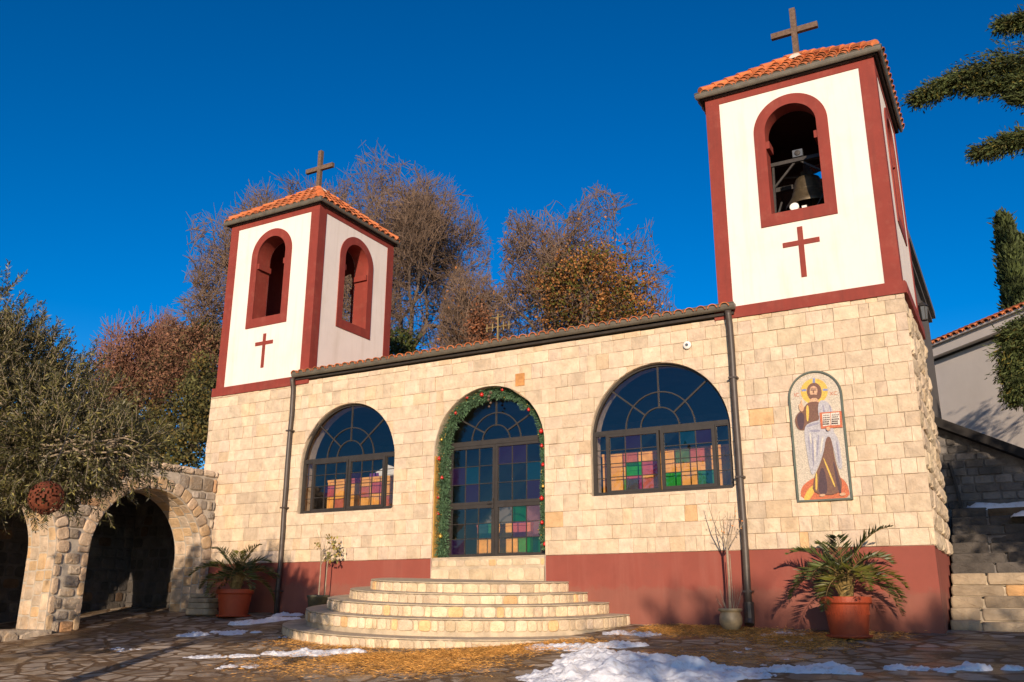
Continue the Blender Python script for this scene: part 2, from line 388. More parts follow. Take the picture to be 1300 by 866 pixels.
# roof slope with tiles and eaves
def tile_field(mb,O,U,S,N,W,Lf,sp=.21,tl=.36,r0=.088,r1=.072,seg=6,hip=None):
    """barrel tiles. O start, U along eave, S up slope, N normal"""
    O,U,S,N=map(Vector,(O,U,S,N)); n=int(W/sp)
    for i in range(n+1):
        u=(W-n*sp)/2+i*sp+random.uniform(-.006,.006); L=Lf(u)
        if L<.05: continue
        k=max(1,math.ceil(L/tl)); 
        for j in range(k):
            s0=j*tl-.03;s1=min((j+1)*tl+.03,L+.03)
            if s1-s0<.05: continue
            c=gray(1,.22,random.uniform(-.08,.14)); 
            if random.random()<.1: c=gray(.65,.2)
            vs=[];h0=.022;h1=.0
            tw=random.uniform(-.006,.006)
            for (s,r,h) in ((s0,r0,h0),(s1,r1,h1)):
                for q in range(seg+1):
                    a=PI*q/seg; vs.append(O+U*(u+tw-r*math.cos(a))+S*s+N*(r*math.sin(a)*.85+h))
            for q in range(seg+1):
                a=PI*q/seg; r=r0-.014; vs.append(O+U*(u+tw-r*math.cos(a))+S*s0+N*(r*math.sin(a)*.85+h0))
            for q in range(seg+1):
                a=PI*q/seg; r=r0-.016; vs.append(O+U*(u+tw-r*math.cos(a))+S*(s0+.12)+N*(r*math.sin(a)*.85+h0))
            m=seg+1
            fs=[(q,q+1,m+q+1,m+q) for q in range(seg)]+[(q,q+1,2*m+q+1,2*m+q) for q in range(seg)]+[(2*m+q,2*m+q+1,3*m+q+1,3*m+q) for q in range(seg)]
            mb.add(vs,fs,0,c)
sl=math.radians(13); S=(0,math.cos(sl),math.sin(sl)); Nn=(0,-math.sin(sl),math.cos(sl))
roof=MB(); tile_field(roof,(-13.9,14.78,5.06),(1,0,0),S,Nn,10.0,lambda u:3.0)
roof.add([(-13.9,14.8,5.03),(-3.85,14.8,5.03),(-3.85,21.3,5.03+6.5*math.tan(sl)),(-13.9,21.3,5.03+6.5*math.tan(sl))],[(0,1,2,3)],0,(.5,.5,.5))
roof.build('roof',TERRA,church)
mb=MB(); mb.box(-13.9,-3.85,14.90,15.42,4.96,5.01); mb.build('eave_board',SOFF,church)
def gutter(mb,a,b,out,w=.13,h=.11,joint=1.0):
    """half-round channel from a to b opening upward; out = horizontal outward direction"""
    a,b,o=Vector(a),Vector(b),Vector(out); d=(b-a);L=d.length;d.normalize(); up=Vector((0,0,1)); n=8
    prof=[(o*(w/2)+o*(-w/2*math.cos(PI*i/n)*-1)*1 - up*(h*math.sin(PI*i/n)*.9) ) for i in range(n+1)]
    prof=[o*(w/2*(1-math.cos(PI*i/n)))-up*(h*math.sin(PI*i/n)) for i in range(n+1)]
    pin=[p+up*.0+(o*(w/2)-p)*.09 for p in prof]
    allp=prof+pin[::-1]; k=len(allp)
    vs=[a+p for p in allp]+[b+p for p in allp]
    mb.add(vs,[(i,(i+1)%k,k+(i+1)%k,k+i) for i in range(k)]+[tuple(range(n+1)),tuple(k+i for i in range(n+1))])
    mb.tube([a+o*w+up*.004,b+o*w+up*.004],.011,6)
    t=joint*.6
    while t<L-.1:
        q=[o*(w/2*(1-math.cos(PI*i/n)*1.08))-up*(h*math.sin(PI*i/n)*1.08)+up*.006 for i in range(n+1)]
        mb.add([a+d*t+p for p in q]+[a+d*(t+.03)+p for p in q],[(i,i+1,n+1+i+1,n+1+i) for i in range(n)]); t+=joint
mb=MB(); gutter(mb,(-13.93,14.90,5.11),(-3.80,14.90,5.13),(0,-1,0),joint=1.35); mb.build('eave_gutter',GUT,church)
# downpipes
def pipe(x,top,bot,bend=.0,shoe=False):
    mb=MB(); y=14.895; n=9
    pts=[(x,14.84,top+.02),(x,14.85,top-.06),(x,y-.02,top-.16)]+[(x+bend*math.sin(i*2.1)*.5,y+.008*math.sin(i*1.3),top-.25+(bot-top+.25)*i/n) for i in range(n+1)]
    mb.tube(pts,.052 if not shoe else .058,12)
    o=mb.build('downpipe',PIPE,church,True)
    for z in ((top-1.2),(top-2.9),(bot+.45)):
        c=MB(); c.box(x-.075,x+.075,y-.06,14.985,z,z+.03); c.build('pipe_bracket',PIPE,o)
    if shoe: c=MB(); c.tube([(x,y,bot+.30),(x+.0,y-.01,bot+.05),(x+.0,y-.05,bot-.04)],.078,10); c.build('pipe_shoe',PIPE,o)
pipe(-13.94,4.98,-.12,.012); pipe(-3.93,5.0,-.18,.006,True)
# ---------------------------------------------------------------- bell towers
SHADEDRED=M('shade_dark_belfry',(.045,.018,.014),.9,.2,3)  # shade inside the right belfry put into the lining colour
def tower(x0,x1,zb,left):
    y0,y1=15.0,17.95; cx=(x0+x1)/2; cy=(y0+y1)/2; zt=9.42
    t=MB(); th=.30 if not left else .42
    op=(cx,.46,zb+1.82,zb+3.45)   # inner opening
    ops=(cy,.46,zb+1.82,zb+3.45)
    t.slab([rect(x0,x1,zb-.1,zt),arch_loop(*op)],y0,y0+th); t.slab([rect(x0,x1,zb-.1,zt),arch_loop(*op)],y1-th,y1)
    t.slab([rect(y0+th+.001,y1-th-.001,zb-.1,zt)]+([] if left else [arch_loop(*ops)]),x0,x0+th,'side'); t.slab([rect(y0+th+.001,y1-th-.001,zb-.1,zt),arch_loop(*ops)],x1-th,x1,'side')
    tw=t.build('bell_tower',PLAS,church)
    # inner lining and floor; red on the left, darkened as shade on the right
    t=MB(); i=.012
    for (a,b,c,d) in ((x0+th,x1-th,y0+th,y0+th+i),(x0+th,x1-th,y1-th-i,y1-th)):
        t.slab([rect(a+.02,b-.02,zb+.6,zt-.05),arch_loop(*op,grow=.002)],c,d)
    for q_,(a,b) in enumerate(((x0+th,x0+th+i),(x1-th-i,x1-th))):
        t.slab([rect(y0+th+.02,y1-th-.02,zb+.6,zt-.05)]+([] if left and q_==0 else [arch_loop(*ops,grow=.002)]),a,b,'side')
    t.box(x0+th,x1-th,y0+th,y1-th,zb+1.5,zb+1.62); t.box(x0+th,x1-th,y0+th,y1-th,zt-.1,zt-.02)
    t.build('belfry_lining',RED if left else SHADEDRED,tw)
    # opening surrounds
    def surround(c,lo,hi,plane):
        s=MB(); o=arch_loop(c,.46+.19,zb+1.82-.22,zb+3.45-.0,bottom=0); inn=arch_loop(c,.452,zb+1.82+.004,zb+3.45)
        s.slab([o,inn],lo,hi,plane); 
        # reveal lining and impost blocks
        n=24;r=.456
        pr=[(c-r,zb+1.824)]+[(c-r*math.cos(PI*k/n),zb+3.45+r*math.sin(PI*k/n)) for k in range(n+1)]+[(c+r,zb+1.824)]
        inw=(max(lo,hi)+th-.01) if (plane=='front' and lo<cy) or (plane=='side' and lo<cx) else (min(lo,hi)-th+.01)
        ed=min(lo,hi) if inw>max(lo,hi) else max(lo,hi)
        f=(lambda u,v,w:(u,w,v)) if plane=='front' else (lambda u,v,w:(w,u,v))
        vs=[f(u,v,ed) for u,v in pr]+[f(u,v,inw) for u,v in pr]; k=len(pr)
        s.add(vs,[(q,(q+1)%k,k+(q+1)%k,k+q) for q in range(k)])
        a0,a1=sorted((ed+(.02 if inw>ed else -.02),inw))
        for sg in (-1,1):
            u0,u1=sorted((c+sg*.46,c+sg*.39))
            if plane=='front': s.box(u0,u1,a0,a1,zb+3.12,zb+3.26)
            else: s.box(a0,a1,u0,u1,zb+3.12,zb+3.26)
        s.build('opening_surround',RED,tw)
    surround(cx,y0-.022,y0+.002,'front'); surround(cx,y1-.002,y1+.022,'front')
    surround(cy,x1-.002,x1+.022,'side'); 
    if not left: surround(cy,x0-.022,x0+.002,'side')
    # corner bands, base band, top band
    p=.012;w=.25
    for (xa,xb,xo) in ((x0-p,x0+w,x0),(x1-w,x1+p,x1)):
        for (ya,yb,yo) in ((y0-p,y0+w,y0),(y1-w,y1+p,y1)):
            # L-shaped band wrapped round the corner
            ix=xb if xo==x0 else xa; iy=yb if yo==y0 else ya; ox=xa if xo==x0 else xb; oy=ya if yo==y0 else yb
            sx=.015 if xo==x0 else -.015; sy=.015 if yo==y0 else -.015
            L=[(ox,oy),(ix,oy),(ix,oy+sy),(ox+sx,oy+sy),(ox+sx,iy),(ox,iy)]
            b=MB(); b.slab([L],zb+.19,9.165,'flat'); b.build('corner_band',RED,tw)
    b=MB(); e=.062
    b.box(x0-e-.02,x1+e,y0-e,y0+.01,zb,zb+.205)
    b.box(x1-.01,x1+e+.01,y0+.011,y1,zb,zb+.205); b.box(x0-e,x0+.01,y0+.011,y1,zb,zb+.205); b.build('base_band',RED,tw)
    b=MB(); b.box(x0-.013,x1+.013,y0-.013,y0+.01,9.16,9.31); b.box(x1-.01,x1+.013,y0+.011,y1,9.16,9.31); b.box(x0-.013,x0+.01,y0+.011,y1,9.16,9.31); b.build('top_band',RED,tw)
    # painted cross
    c=MB(); zc=zb+1.15 if not left else zb+1.12
    k=.9 if left else 1
    zb_,zt_=zb+.56,zb+.59+.9*k; a_=.31*k; w_=.045
    c.slab([[(cx-w_,zb_),(cx+w_,zb_),(cx+w_,zc),(cx+a_,zc),(cx+a_,zc+.09),(cx+w_,zc+.09),(cx+w_,zt_),(cx-w_,zt_),(cx-w_,zc+.09),(cx-a_,zc+.09),(cx-a_,zc),(cx-w_,zc)]],y0-.014,y0+.001)
    c.build('painted_cross',RED,tw)
    # eaves, gutter, pyramid roof
    ov=.07; X0,X1,Y0,Y1=x0-ov,x1+ov,y0-ov,y1+ov
    e=MB(); e.box(X0,X1,Y0,Y1,9.33,9.38); e.box(X0,X1,Y0-.012,Y0+.02,9.30,9.44); e.box(X1-.02,X1+.012,Y0+.021,Y1,9.30,9.44); e.box(X0-.012,X0+.02,Y0+.021,Y1,9.30,9.44); e.box(X0,X1,Y1-.0,Y1+.012,9.3,9.44)
    e.build('eave_board',SOFF,tw)
    g=MB(); z=9.41
    gutter(g,(X0-.09,Y0-.012,z),(X1+.09,Y0-.012,z),(0,-1,0),w=.095,h=.10,joint=.95); gutter(g,(X1+.012,Y0-.09,z),(X1+.012,Y1+.05,z),(1,0,0),w=.085,h=.09,joint=.9); gutter(g,(X0-.012,Y0-.09,z),(X0-.012,Y1+.05,z),(-1,0,0),w=.085,h=.09,joint=.9)
    g.build('roof_gutter',GUT,tw)
    r=MB(); za=10.66; ze=9.42; W=X1-X0; half=W/2; A=Vector((cx,cy,za))
    sides=[((X0,Y0),(1,0),(0,1)),((X1,Y0),(0,1),(-1,0)),((X1,Y1),(-1,0),(0,-1)),((X0,Y1),(0,-1),(1,0))]
    rise=za-ze; sl_=math.hypot(half,rise)
    for (o,u,s) in sides:
        W_=half*2
        Sv=Vector((s[0]*half,s[1]*half,rise)).normalized(); Uv=Vector((u[0],u[1],0)); Nv=Uv.cross(Sv)
        tile_field(r,Vector((o[0],o[1],ze))-Sv*.07,Uv,Sv,Nv,W_,lambda q:min(q,W_-q)/half*sl_+.05,sp=.225,tl=.36,r0=.10,r1=.082)
        p=[Vector((o[0],o[1],ze)),Vector((o[0],o[1],ze))+Uv*W_,A]; r.add([q-Nv*.01 for q in p],[(0,1,2)],0,(.45,.4,.4))
    for q in ((X0,Y0),(X1,Y0),(X1,Y1),(X0,Y1)):
        B=Vector((q[0],q[1],ze+.03)); d=(A-B); L=d.length; k=int(L/.33)
        for j in range(k+1):
            a=B+d*(j/(k+1)); bb=B+d*((j+1.15)/(k+1)); r.tube([a+Vector((0,0,.045)),bb+Vector((0,0,.03))],[.088,.07],10,0,gray(.98,.2,.05))
    rf=r.build('roof',TERRA,tw)
    m=MB(); m.lathe((cx,cy,za-.13),[(.34,-.06),(.26,.05),(.17,.13),(.1,.18),(.001,.2)],10,0,(1,1,1)); m.build('mortar_cap',CAPM,tw)
    c=MB(); zc=11.22
    c.box(cx-.055,cx+.055,cy-.05,cy+.05,za-.05,11.80)
    c.box(cx-.46,cx-.056,cy-.045,cy+.045,zc+.0,zc+.12); c.box(cx+.056,cx+.46,cy-.045,cy+.045,zc+.0,zc+.12)
    c.build('roof_cross',WOODX,tw)
    return tw,cx,cy
tL,lcx,lcy=tower(-16.5,-13.62,4.86,True)
tR,rcx,rcy=tower(-4.12,-1.12,4.90,False)
# rear wing behind the right tower, with its cornice
mb=MB(); mb.box(-3.9,-1.28,18.35,24,-.5,7.0); wg=mb.build('rear_wing',WINGM,church)
mb=MB(); mb.box(-3.9,-1.2,18.34,24.1,7.0,7.12); mb.box(-3.9,-1.12,18.33,24.2,7.12,7.3); mb.build('cornice',WINGM,wg)
# ---------------------------------------------------------------- glazing
G0=glass('window_glass',(.80,.82,.84),1.35)
GP=glass('purple_glass',(.45,.22,.80),1.1,.07,(.16,.05,.30)); GG=glass('green_glass',(.03,.55,.25),1.1,.08,(.0,.20,.09)); GB=glass('teal_glass',(.04,.35,.45),1.2,.15,(.01,.12,.2)); GR=glass('rose_glass',(.7,.4,.5),1.2,.2,(.35,.15,.2)); GA=glass('amber_glass',(.9,.6,.2),1.)
GL=[G0,GP,GG,GB,GR,GA]
def fan(fr,gl,c,hw,zt,zs,y,w=.04,rays=(45,90,135),arcs=(.28,.5)):
    """arched head above the transom zt; springing zs"""
    n=40; r=hw
    outer=[(c-r,zt)]+[(c-r*math.cos(PI*i/n),zs+r*math.sin(PI*i/n)) for i in range(n+1) if zs+r*math.sin(PI*i/n)>zt]+[(c+r,zt)]
    q=r-w; inner=[(c-q,zt+w)]+[(c-q*math.cos(PI*i/n),zs+q*math.sin(PI*i/n)) for i in range(n+1) if zs+q*math.sin(PI*i/n)>zt+w]+[(c+q,zt+w)]
    outer=[p for i,p in enumerate(outer) if i==0 or p!=outer[i-1]]
    fr.slab([outer,inner],y-.03,y+.03)
    for a in rays:
        a=math.radians(a); R0=hw*arcs[0]
        L=(q+.01); fr.bar((c+R0*math.cos(a),y,zt+R0*math.sin(a)),(c+L*math.cos(a)*1.0,y,zs+L*math.sin(a)),.022,.03)
    for k in arcs:
        R_=hw*k; pts=[(c-R_*math.cos(PI*i/16),y-.0,zt+w/2+R_*math.sin(PI*i/16)) for i in range(17)]
        for i in range(16): fr.bar(pts[i],pts[i+1],.024,.022)
    gl.add([(x,y+.004,z) for x,z in outer],[tuple(reversed(range(len(outer))))])
def leaf(fr,gl,x0,x1,z0,z1,y,cols,rows,pal,w=.05,bar=.013):
    fr.slab([rect(x0,x1,z0,z1),rect(x0+w,x1-w,z0+w,z1-w)],y-.028,y+.028)
    a,b,cc,d=x0+w,x1-w,z0+w,z1-w
    for i in range(1,cols): x=a+(b-a)*i/cols; fr.box(x-bar/2,x+bar/2,y-.012,y+.012,cc,d)
    for j in range(1,rows): z=cc+(d-cc)*j/rows; fr.box(a,b,y-.010,y+.0105,z-bar/2,z+bar/2)
    for j in range(rows):
        for i in range(cols):
            k=pal[(rows-1-j)][i] if pal else 0
            xa,xb=a+(b-a)*i/cols,a+(b-a)*(i+1)/cols; za,zb=cc+(d-cc)*j/rows,cc+(d-cc)*(j+1)/rows
            e=random.uniform(-.0015,.0015)
            gl.add([(xa,y+.003+e,za),(xb,y+.003-e,za),(xb,y+.003+e,zb),(xa,y+.003-e,zb)],[(0,1,2,3)],k)
def window(W,pals,name='window'):
    c,hw,z0,zs=W; y=YF+.10; zt=3.10
    fr=MB();gl=MB(); x0,x1=c-hw,c+hw
    fan(fr,gl,c,hw,zt,zs,y)
    fr.box(x0,x1,y-.035,y+.035,z0,z0+.05); fr.box(x0,x1,y-.034,y+.034,zt-.035,zt+.02)
    fr.box(x0,x0+.05,y-.033,y+.033,z0+.051,zt-.036); fr.box(x1-.05,x1,y-.033,y+.033,z0+.051,zt-.036)
    a,b=z0+.052,zt-.036
    xs=[x0+.05,x0+.28,c-.02,x1-.30,x1-.05]
    leaf(fr,gl,xs[0],xs[1],a,b,y,1,4,pals[0],w=.02); leaf(fr,gl,xs[1]+.002,xs[2],a,b,y-.006,3,4,pals[1],w=.045); leaf(fr,gl,xs[2]+.03,xs[3],a,b,y-.02,3,4,pals[2],w=.06); leaf(fr,gl,xs[3]+.002,xs[4],a,b,y,1,4,pals[3],w=.02)
    o=fr.build(name,FRAME,church); gl.build('pane',GL,o); return o
z4=[[0]]*4
wl=window(WL,(z4,[[0,0,0],[0,0,0],[0,1,0],[0,0,0]],[[0,0,0],[1,0,0],[0,0,1],[0,0,0]],z4))
wr=window(WR,(z4,[[0,1,0],[0,0,0],[0,2,1],[0,1,0]],[[0,3,1],[0,0,0],[0,0,0],[2,0,3]],z4))
# door
fr=MB();gl=MB(); c,hw,zs=-8.89,1.13,3.06; y=YF+.36; zt=3.20; zb=.93
fan(fr,gl,c,hw,zt,zs,y,w=.05,rays=(38,90,142)); fr.box(c-hw,c+hw,y-.04,y+.04,zt-.05,zt+.03); fr.box(c-hw,c+hw,y-.04,y+.04,zb-.03,zb+.02)
fr.box(c-hw,c-hw+.06,y-.036,y+.036,zb+.021,zt-.051); fr.box(c+hw-.06,c+hw,y-.036,y+.036,zb+.021,zt-.051)
door=fr.build('entrance_door',FRAME,church); gl.build('fanlight',GL,door)
for s,pt,pb in ((-1,[[0,0,0],[1,3,0],[0,1,0]],[[0,0,0],[0,0,3],[1,0,0]]),(1,[[1,1,0],[0,0,3],[0,0,1]],[[0,2,4],[0,1,4],[0,0,2]])):
    fr=MB();gl=MB(); x0,x1=(c-hw+.062,c-.003) if s<0 else (c+.003,c+hw-.062)
    zm=zb+.02+1.02
    leaf(fr,gl,x0,x1,zb+.023,zm,y-.004,3,3,pb,w=.07); leaf(fr,gl,x0,x1,zm+.002,zt-.053,y-.004,3,3,pt,w=.055)
    lf=fr.build('door_leaf',FRAME,door); gl.build('pane',GL,door)
mb=MB(); mb.box(c-.05,c-.02,y-.06,y-.03,zb+.95,zb+1.15); mb.bar((c-.035,y-.07,zb+1.05),(c-.15,y-.07,zb+1.05),.018); mb.build('door_handle',IRON,door)
# ---------------------------------------------------------------- inside things visible through the glass
def wood_panel(x0,x1,y,z1,label):
    p=MB(); p.box(x0,x1,y,y+.04,.9,z1); p.box(x0-.01,x1+.01,y-.03,y+.07,z1,z1+.05)
    n=int((x1-x0)/.42)
    for i in range(n+1): x=x0+(x1-x0-.06)*i/n; p.box(x,x+.06,y-.018,y,.9,z1-.001)
    p.box(x0+.06,x1-.06,y-.012,y,z1-.30,z1-.24)
    o=p.build('wood_screen',WOODI); tag(o,label,'panelling'); return o
wood_panel(-13.55,-11.0,15.85,2.73,'orange varnished wood screen inside behind the left arched window')
wood_panel(-6.8,-3.95,15.85,2.80,'orange varnished wood screen inside behind the right arched window')
wood_panel(-10.4,-9.05,17.2,1.72,'low varnished wood stand inside behind the right door leaf')
ic=thing('icon_stand',(-12.3,16.4,.9),'white pedimented icon stand with purple drape seen inside the left window','icon stand')
m=MB(); m.box(-12.75,-11.85,16.4,16.5,.9,2.9); m.slab([[(-12.82,2.9),(-11.78,2.9),(-12.3,3.12)]],16.38,16.5); m.build('frame_board',WHITEP,ic)
m=MB(); m.box(-12.48,-12.02,16.37,16.398,2.2,2.78); m.build('picture',ICONM,ic)
m=MB(); m.box(-12.78,-12.55,16.34,16.39,2.2,2.95); m.build('drape',PURP,ic); m=MB(); m.box(-12.45,-12.1,16.33,16.36,1.6,2.2); m.build('drape',PURP,ic)
reloc(ic)
# ---------------------------------------------------------------- bell, its frame and the floodlight
bell=thing('church_bell',(rcx,rcy,7.0),'bronze bell hanging from an iron yoke in the right tower','bell')
b=MB(); bx,by,bz=rcx+.03,rcy-.35,7.2
prof=[(.34,0),(.345,.03),(.31,.08),(.26,.16),(.22,.28),(.195,.40),(.17,.46),(.10,.50),(.001,.51)]
K=1.28; b.lathe((bx,by,bz),[(r*K,z*K) for r,z in prof],36); b.lathe((bx,by,bz),[(r*K,z*K) for r,z in [(.33,0),(.29,.06),(.24,.16),(.19,.3),(.17,.4),(.001,.45)]],24); b.lathe((bx,by,bz),[(r*K,z*K) for r,z in [(.232,.235),(.24,.245),(.232,.255)]],32)
bo=b.build('bell_body',BRONZE,bell,True)
b=MB(); b.tube([(bx,by,bz+.62),(bx,by,bz+.9)],.06,8); b.box(bx-.11,bx+.11,by-.05,by+.05,bz+.66,bz+.76); b.tube([(bx-.42,by,bz+.72),(bx-.14,by,bz+.68),(bx+.15,by,bz+.70),(bx+.42,by,bz+.80)],.022,6); b.build('yoke',IRON,bell)
b=MB(); b.tube([(bx,by,bz+.4),(bx+.02,by,bz+.0),(bx+.03,by,bz-.1)],[.014,.018,.045],8); b.build('clapper',IRON,bell)
reloc(bell)
fm=thing('bell_frame',(rcx,rcy,6.5),'dark steel frame with crossbeam and diagonal braces around the bell','frame')
b=MB(); yb=rcy-.75
b.bar((rcx-1.2,yb,8.02),(rcx+1.2,yb,8.02),.10,.07); b.build('crossbeam',IRON,fm)
for pa,pb,w_ in (((rcx-.1,yb,8.0),(rcx-.62,yb,7.45),.035),((rcx+.0,yb,8.0),(rcx+.62,yb,7.5),.035),((rcx-.55,yb,6.5),(rcx-.50,yb,8.0),.04),((rcx+.62,yb,6.5),(rcx+.62,yb,8.0),.04),((rcx+.12,yb,6.9),(rcx+.5,yb,7.5),.02),((rcx-.4,yb,7.25),(rcx-.56,yb,6.8),.03),((rcx-.9,rcy+.5,6.5),(rcx-.9,rcy+.5,8),.06),((rcx-1.0,rcy+.5,6.9),(rcx+1.0,rcy+.5,7.9),.05)):
    b=MB(); b.bar(pa,pb,w_); b.build('brace',IRON,fm)
b=MB(); b.bar((rcx-1.2,rcy+.2,7.95),(rcx+1.2,rcy+.2,7.95),.09); b.build('crossbeam',IRON,fm)
reloc(fm)
fl=thing('floodlight',(rcx-.02,15.2,6.72),'small round white floodlight on the sill of the right tower opening','lamp')
m=MB(); m.lathe((0,0,0),[(.001,0),(.06,.0),(.075,.05),(.08,.11),(.07,.115),(.001,.12)],16)
o=m.build('lamp_head',WHITEP,fl); o.rotation_euler=(math.radians(80),0,0); o.location=(-.06,.02,.10)
m=MB(); m.box(.06,.14,-.03,.03,.02,.13); m.build('lamp_ballast',WHITEP,fl); m=MB(); m.bar((-.06,.04,0),(-.06,.04,.08),.02); m.build('lamp_bracket',WHITEP,fl)
cu=thing('loudspeaker',(rcx-.02,yb-.02,8.07),'small square metal loudspeaker fixed above the crossbeam of the bell frame','loudspeaker')
m=MB(); m.box(-.10,.08,-.05,.03,.0,.14); m.build('speaker_box',LAMPG,cu)
m=MB(); m.lathe((0,0,0),[(.055,0),(.05,.015),(.02,.02),(.001,.02)],16); o=m.build('speaker_cone',IRON,cu); o.rotation_euler=(math.radians(90),0,0); o.location=(-.01,-.052,.07)
reloc(church)
# ---------------------------------------------------------------- wall lantern on the rear wing
lt=thing('wall_lantern',(-1.10,19.2,5.85),'black wall lantern on the dark wing behind the right tower','lantern')
m=MB(); m.lathe((.0,0,.0),[(.001,-.3),(.09,-.28),(.12,.12),(.001,.12)],6); m.build('lantern_glass',LAMPG,lt)
m=MB(); m.lathe((0,0,.12),[(.17,0),(.12,.06),(.03,.14),(.001,.2)],6)
m.bar((-.26,0,.25),(0,0,.25),.03); m.bar((0,0,.25),(0,0,.3),.03)
for k in range(6):
    a=2*PI*k/6; m.bar((.09*math.cos(a),.09*math.sin(a),-.28),(.125*math.cos(a),.125*math.sin(a),.12),.018)
m.lathe((0,0,-.31),[(.001,0),(.1,.01),(.1,.04),(.001,.045)],6); m.build('lantern_cage',IRON,lt); lt.scale=(.7,.7,.7)
# ================================================================ entrance steps
st=thing('entrance_steps',(-9.1,14.0,-.5),'semicircular flight of pale stone steps rising to the church door','steps')
SCX=-9.1
def sdz(x,y): return -.03*(x+6.5)-.045*(15-y)*1.0
levels=[(1.95,.455,.27),(2.32,.285,.13),(2.72,.125,-.05),(3.09,-.06,-.33),(3.48,-.325,-1.05)]
def step_col():
    r=random.random(); g=random.uniform(.82,1.25)
    return (g*1.08,g*.86,g*.6) if r<.07 else (g,g*.97,g*random.uniform(.88,.98))
for r,z1,z0 in levels:
    m=MB(); n=72; th=.020
    def P(a,rr,z): 
        x=SCX+rr*math.cos(a); y=15-rr*math.sin(a); return (x,y,z+sdz(x,y))
    angs=[PI*i/n for i in range(n+1)]
    vs=[]; 
    rr=[r+.001+.006*noise.noise(Vector((a*5,r,0))) for a in angs]
    rin=r-.62
    for k,(q,dz) in enumerate(((0,-th),(1,-.004),(2,0),(3,0))):
        for i,a in enumerate(angs):
            R_={0:rr[i],1:rr[i]+.002,2:rr[i]-.012,3:rin}[q]; vs.append(P(a,R_,z1+dz))
    N=n+1
    fs=[(k*N+i,k*N+i+1,(k+1)*N+i+1,(k+1)*N+i) for k in range(3) for i in range(n)]
    if r<2: 
        vs.append(P(PI/2,0,z1)); fs+=[(3*N+i,3*N+i+1,4*N) for i in range(n)]
    m.add(vs,fs)
    so=m.build('step',STEPM,st)
    m=MB()
    m.add([P(a,r-.02,z1-.03) for a in angs]+[P(a,r-.02,z0-.12) for a in angs],[(i,i+1,N+i+1,N+i) for i in range(n)])
    m.build('riser_mortar',STEPM,so)
    m=MB(); L=PI*r
    def mp(u,v,d):
        a=PI-u/r; R_=r-.02+d; x=SCX+R_*math.cos(a); y=15-R_*math.sin(a); return (x,y,v+sdz(x,y))
    masonry(m,0,L,z1-.02-(.18 if r<3.3 else .30),z1-.02,.3,(.08,.27),mp,gap=.016,dep=.024,jit=.005,bev=.008,bulge=.007,colf=step_col,wob=.24,step=.025)
    m.build('riser_stones',STEPS,so)
# landing inside the doorway
m=MB(); m.box(-10.09,-7.63,14.955,15.42,.30,.745); l0=m.build('landing',STEPM,st)
m=MB(); m.box(-10.095,-7.625,14.975,15.42,.746,.925); m.build('threshold',STEPM,l0)
m=MB(); masonry(m,-10.09,-7.63,.50,.74,.24,(.2,.55),lambda u,v,d:(u,14.955-d,v),gap=.016,dep=.01,jit=.003,wob=.25,step=.03,colf=step_col)
masonry(m,-10.09,-7.63,.77,.90,.13,(.15,.35),lambda u,v,d:(u,14.975-d,v),gap=.012,dep=.010,jit=.003,wob=.2,step=.03,colf=step_col)
m.build('landing_stones',STEPS,l0)
reloc(st)

q=aty(872,438,14.93); wd=thing('wall_disc',(q.x,14.965,q.z),'small round white fitting on the stone wall above the right arched window','fitting')
m=MB(); m.lathe((0,0,0),[(.001,0),(.075,0),(.075,.03),(.06,.045),(.001,.05)],18); o=m.build('disc_cover',WHITEP,wd,True); o.rotation_euler=(math.radians(90),0,0)
m=MB(); m.lathe((0,0,.047),[(.03,0),(.025,.012),(.001,.014)],12); o=m.build('disc_lens',LAMPG,wd); o.rotation_euler=(math.radians(90),0,0)
q=aty(632,424,17.6); an=thing('roof_antenna',(q.x,17.6,q.z-.35),'thin yellowish metal antenna mast with short crossbars behind the church eave','antenna')
YM=M('yellowed_metal',(.24,.18,.07),.6,.3,9); h=.85
m=MB(); m.tube([(0,0,-.2),(0,0,h)],.017,8); m.build('mast',YM,an)
for zz,w in ((h-.08,.20),(h-.32,.34)): m=MB(); m.tube([(-w,0,zz),(w,0,zz)],.011,6); m.build('crossbar',YM,an)
for xx in (-.3,-.15,.15,.3): m=MB(); m.tube([(xx,0,h-.42),(xx,0,h-.22)],.012,6); m.build('antenna_rod',YM,an)
# ================================================================ mosaic panel on the right tower
def tess(name,col):
    t=NT(name); v=t.N('ShaderNodeTexVoronoi'); v.inputs['Scale'].default_value=95; t.L(t.co(),v.inputs['Vector'])
    hs=t.N('ShaderNodeHueSaturation'); hs.inputs['Color'].default_value=(*col,1)
    sp=t.N('ShaderNodeSeparateColor'); t.L(v.outputs['Color'],sp.inputs[0]); t.L(t.math('ADD',t.math('MULTIPLY',sp.outputs[0],.5),.72),hs.inputs['Value']); t.L(t.math('ADD',t.math('MULTIPLY',sp.outputs[1],.03),.485),hs.inputs['Hue'])
    t.L(hs.outputs[0],t.b.inputs['Base Color']); t.b.inputs['Roughness'].default_value=.45
    t.bump(v.outputs['Distance'],-.3,.003); return t.m
MC=[tess('tessera_cream',(.50,.435,.335)),tess('tessera_gold',(.62,.40,.07)),tess('tessera_brown',(.16,.075,.045)),tess('tessera_skin',(.55,.33,.19)),tess('tessera_robe',(.40,.385,.40)),tess('tessera_red',(.48,.13,.05)),tess('tessera_white',(.58,.53,.45)),tess('tessera_dark',(.07,.035,.04)),tess('tessera_blue',(.2,.24,.42)),tess('tessera_shade',(.27,.26,.32))]
CREAM,GOLDT,BROWN,SKIN,ROBE,REDT,WHT,DK,BLU,SHD=range(10)
mo=thing('wall_mosaic',(-2.625,14.97,1.65),'arched mosaic panel of a standing haloed robed figure holding an open book','mosaic')
pc,phw,pz,ps=-2.622,.425,1.66,3.36
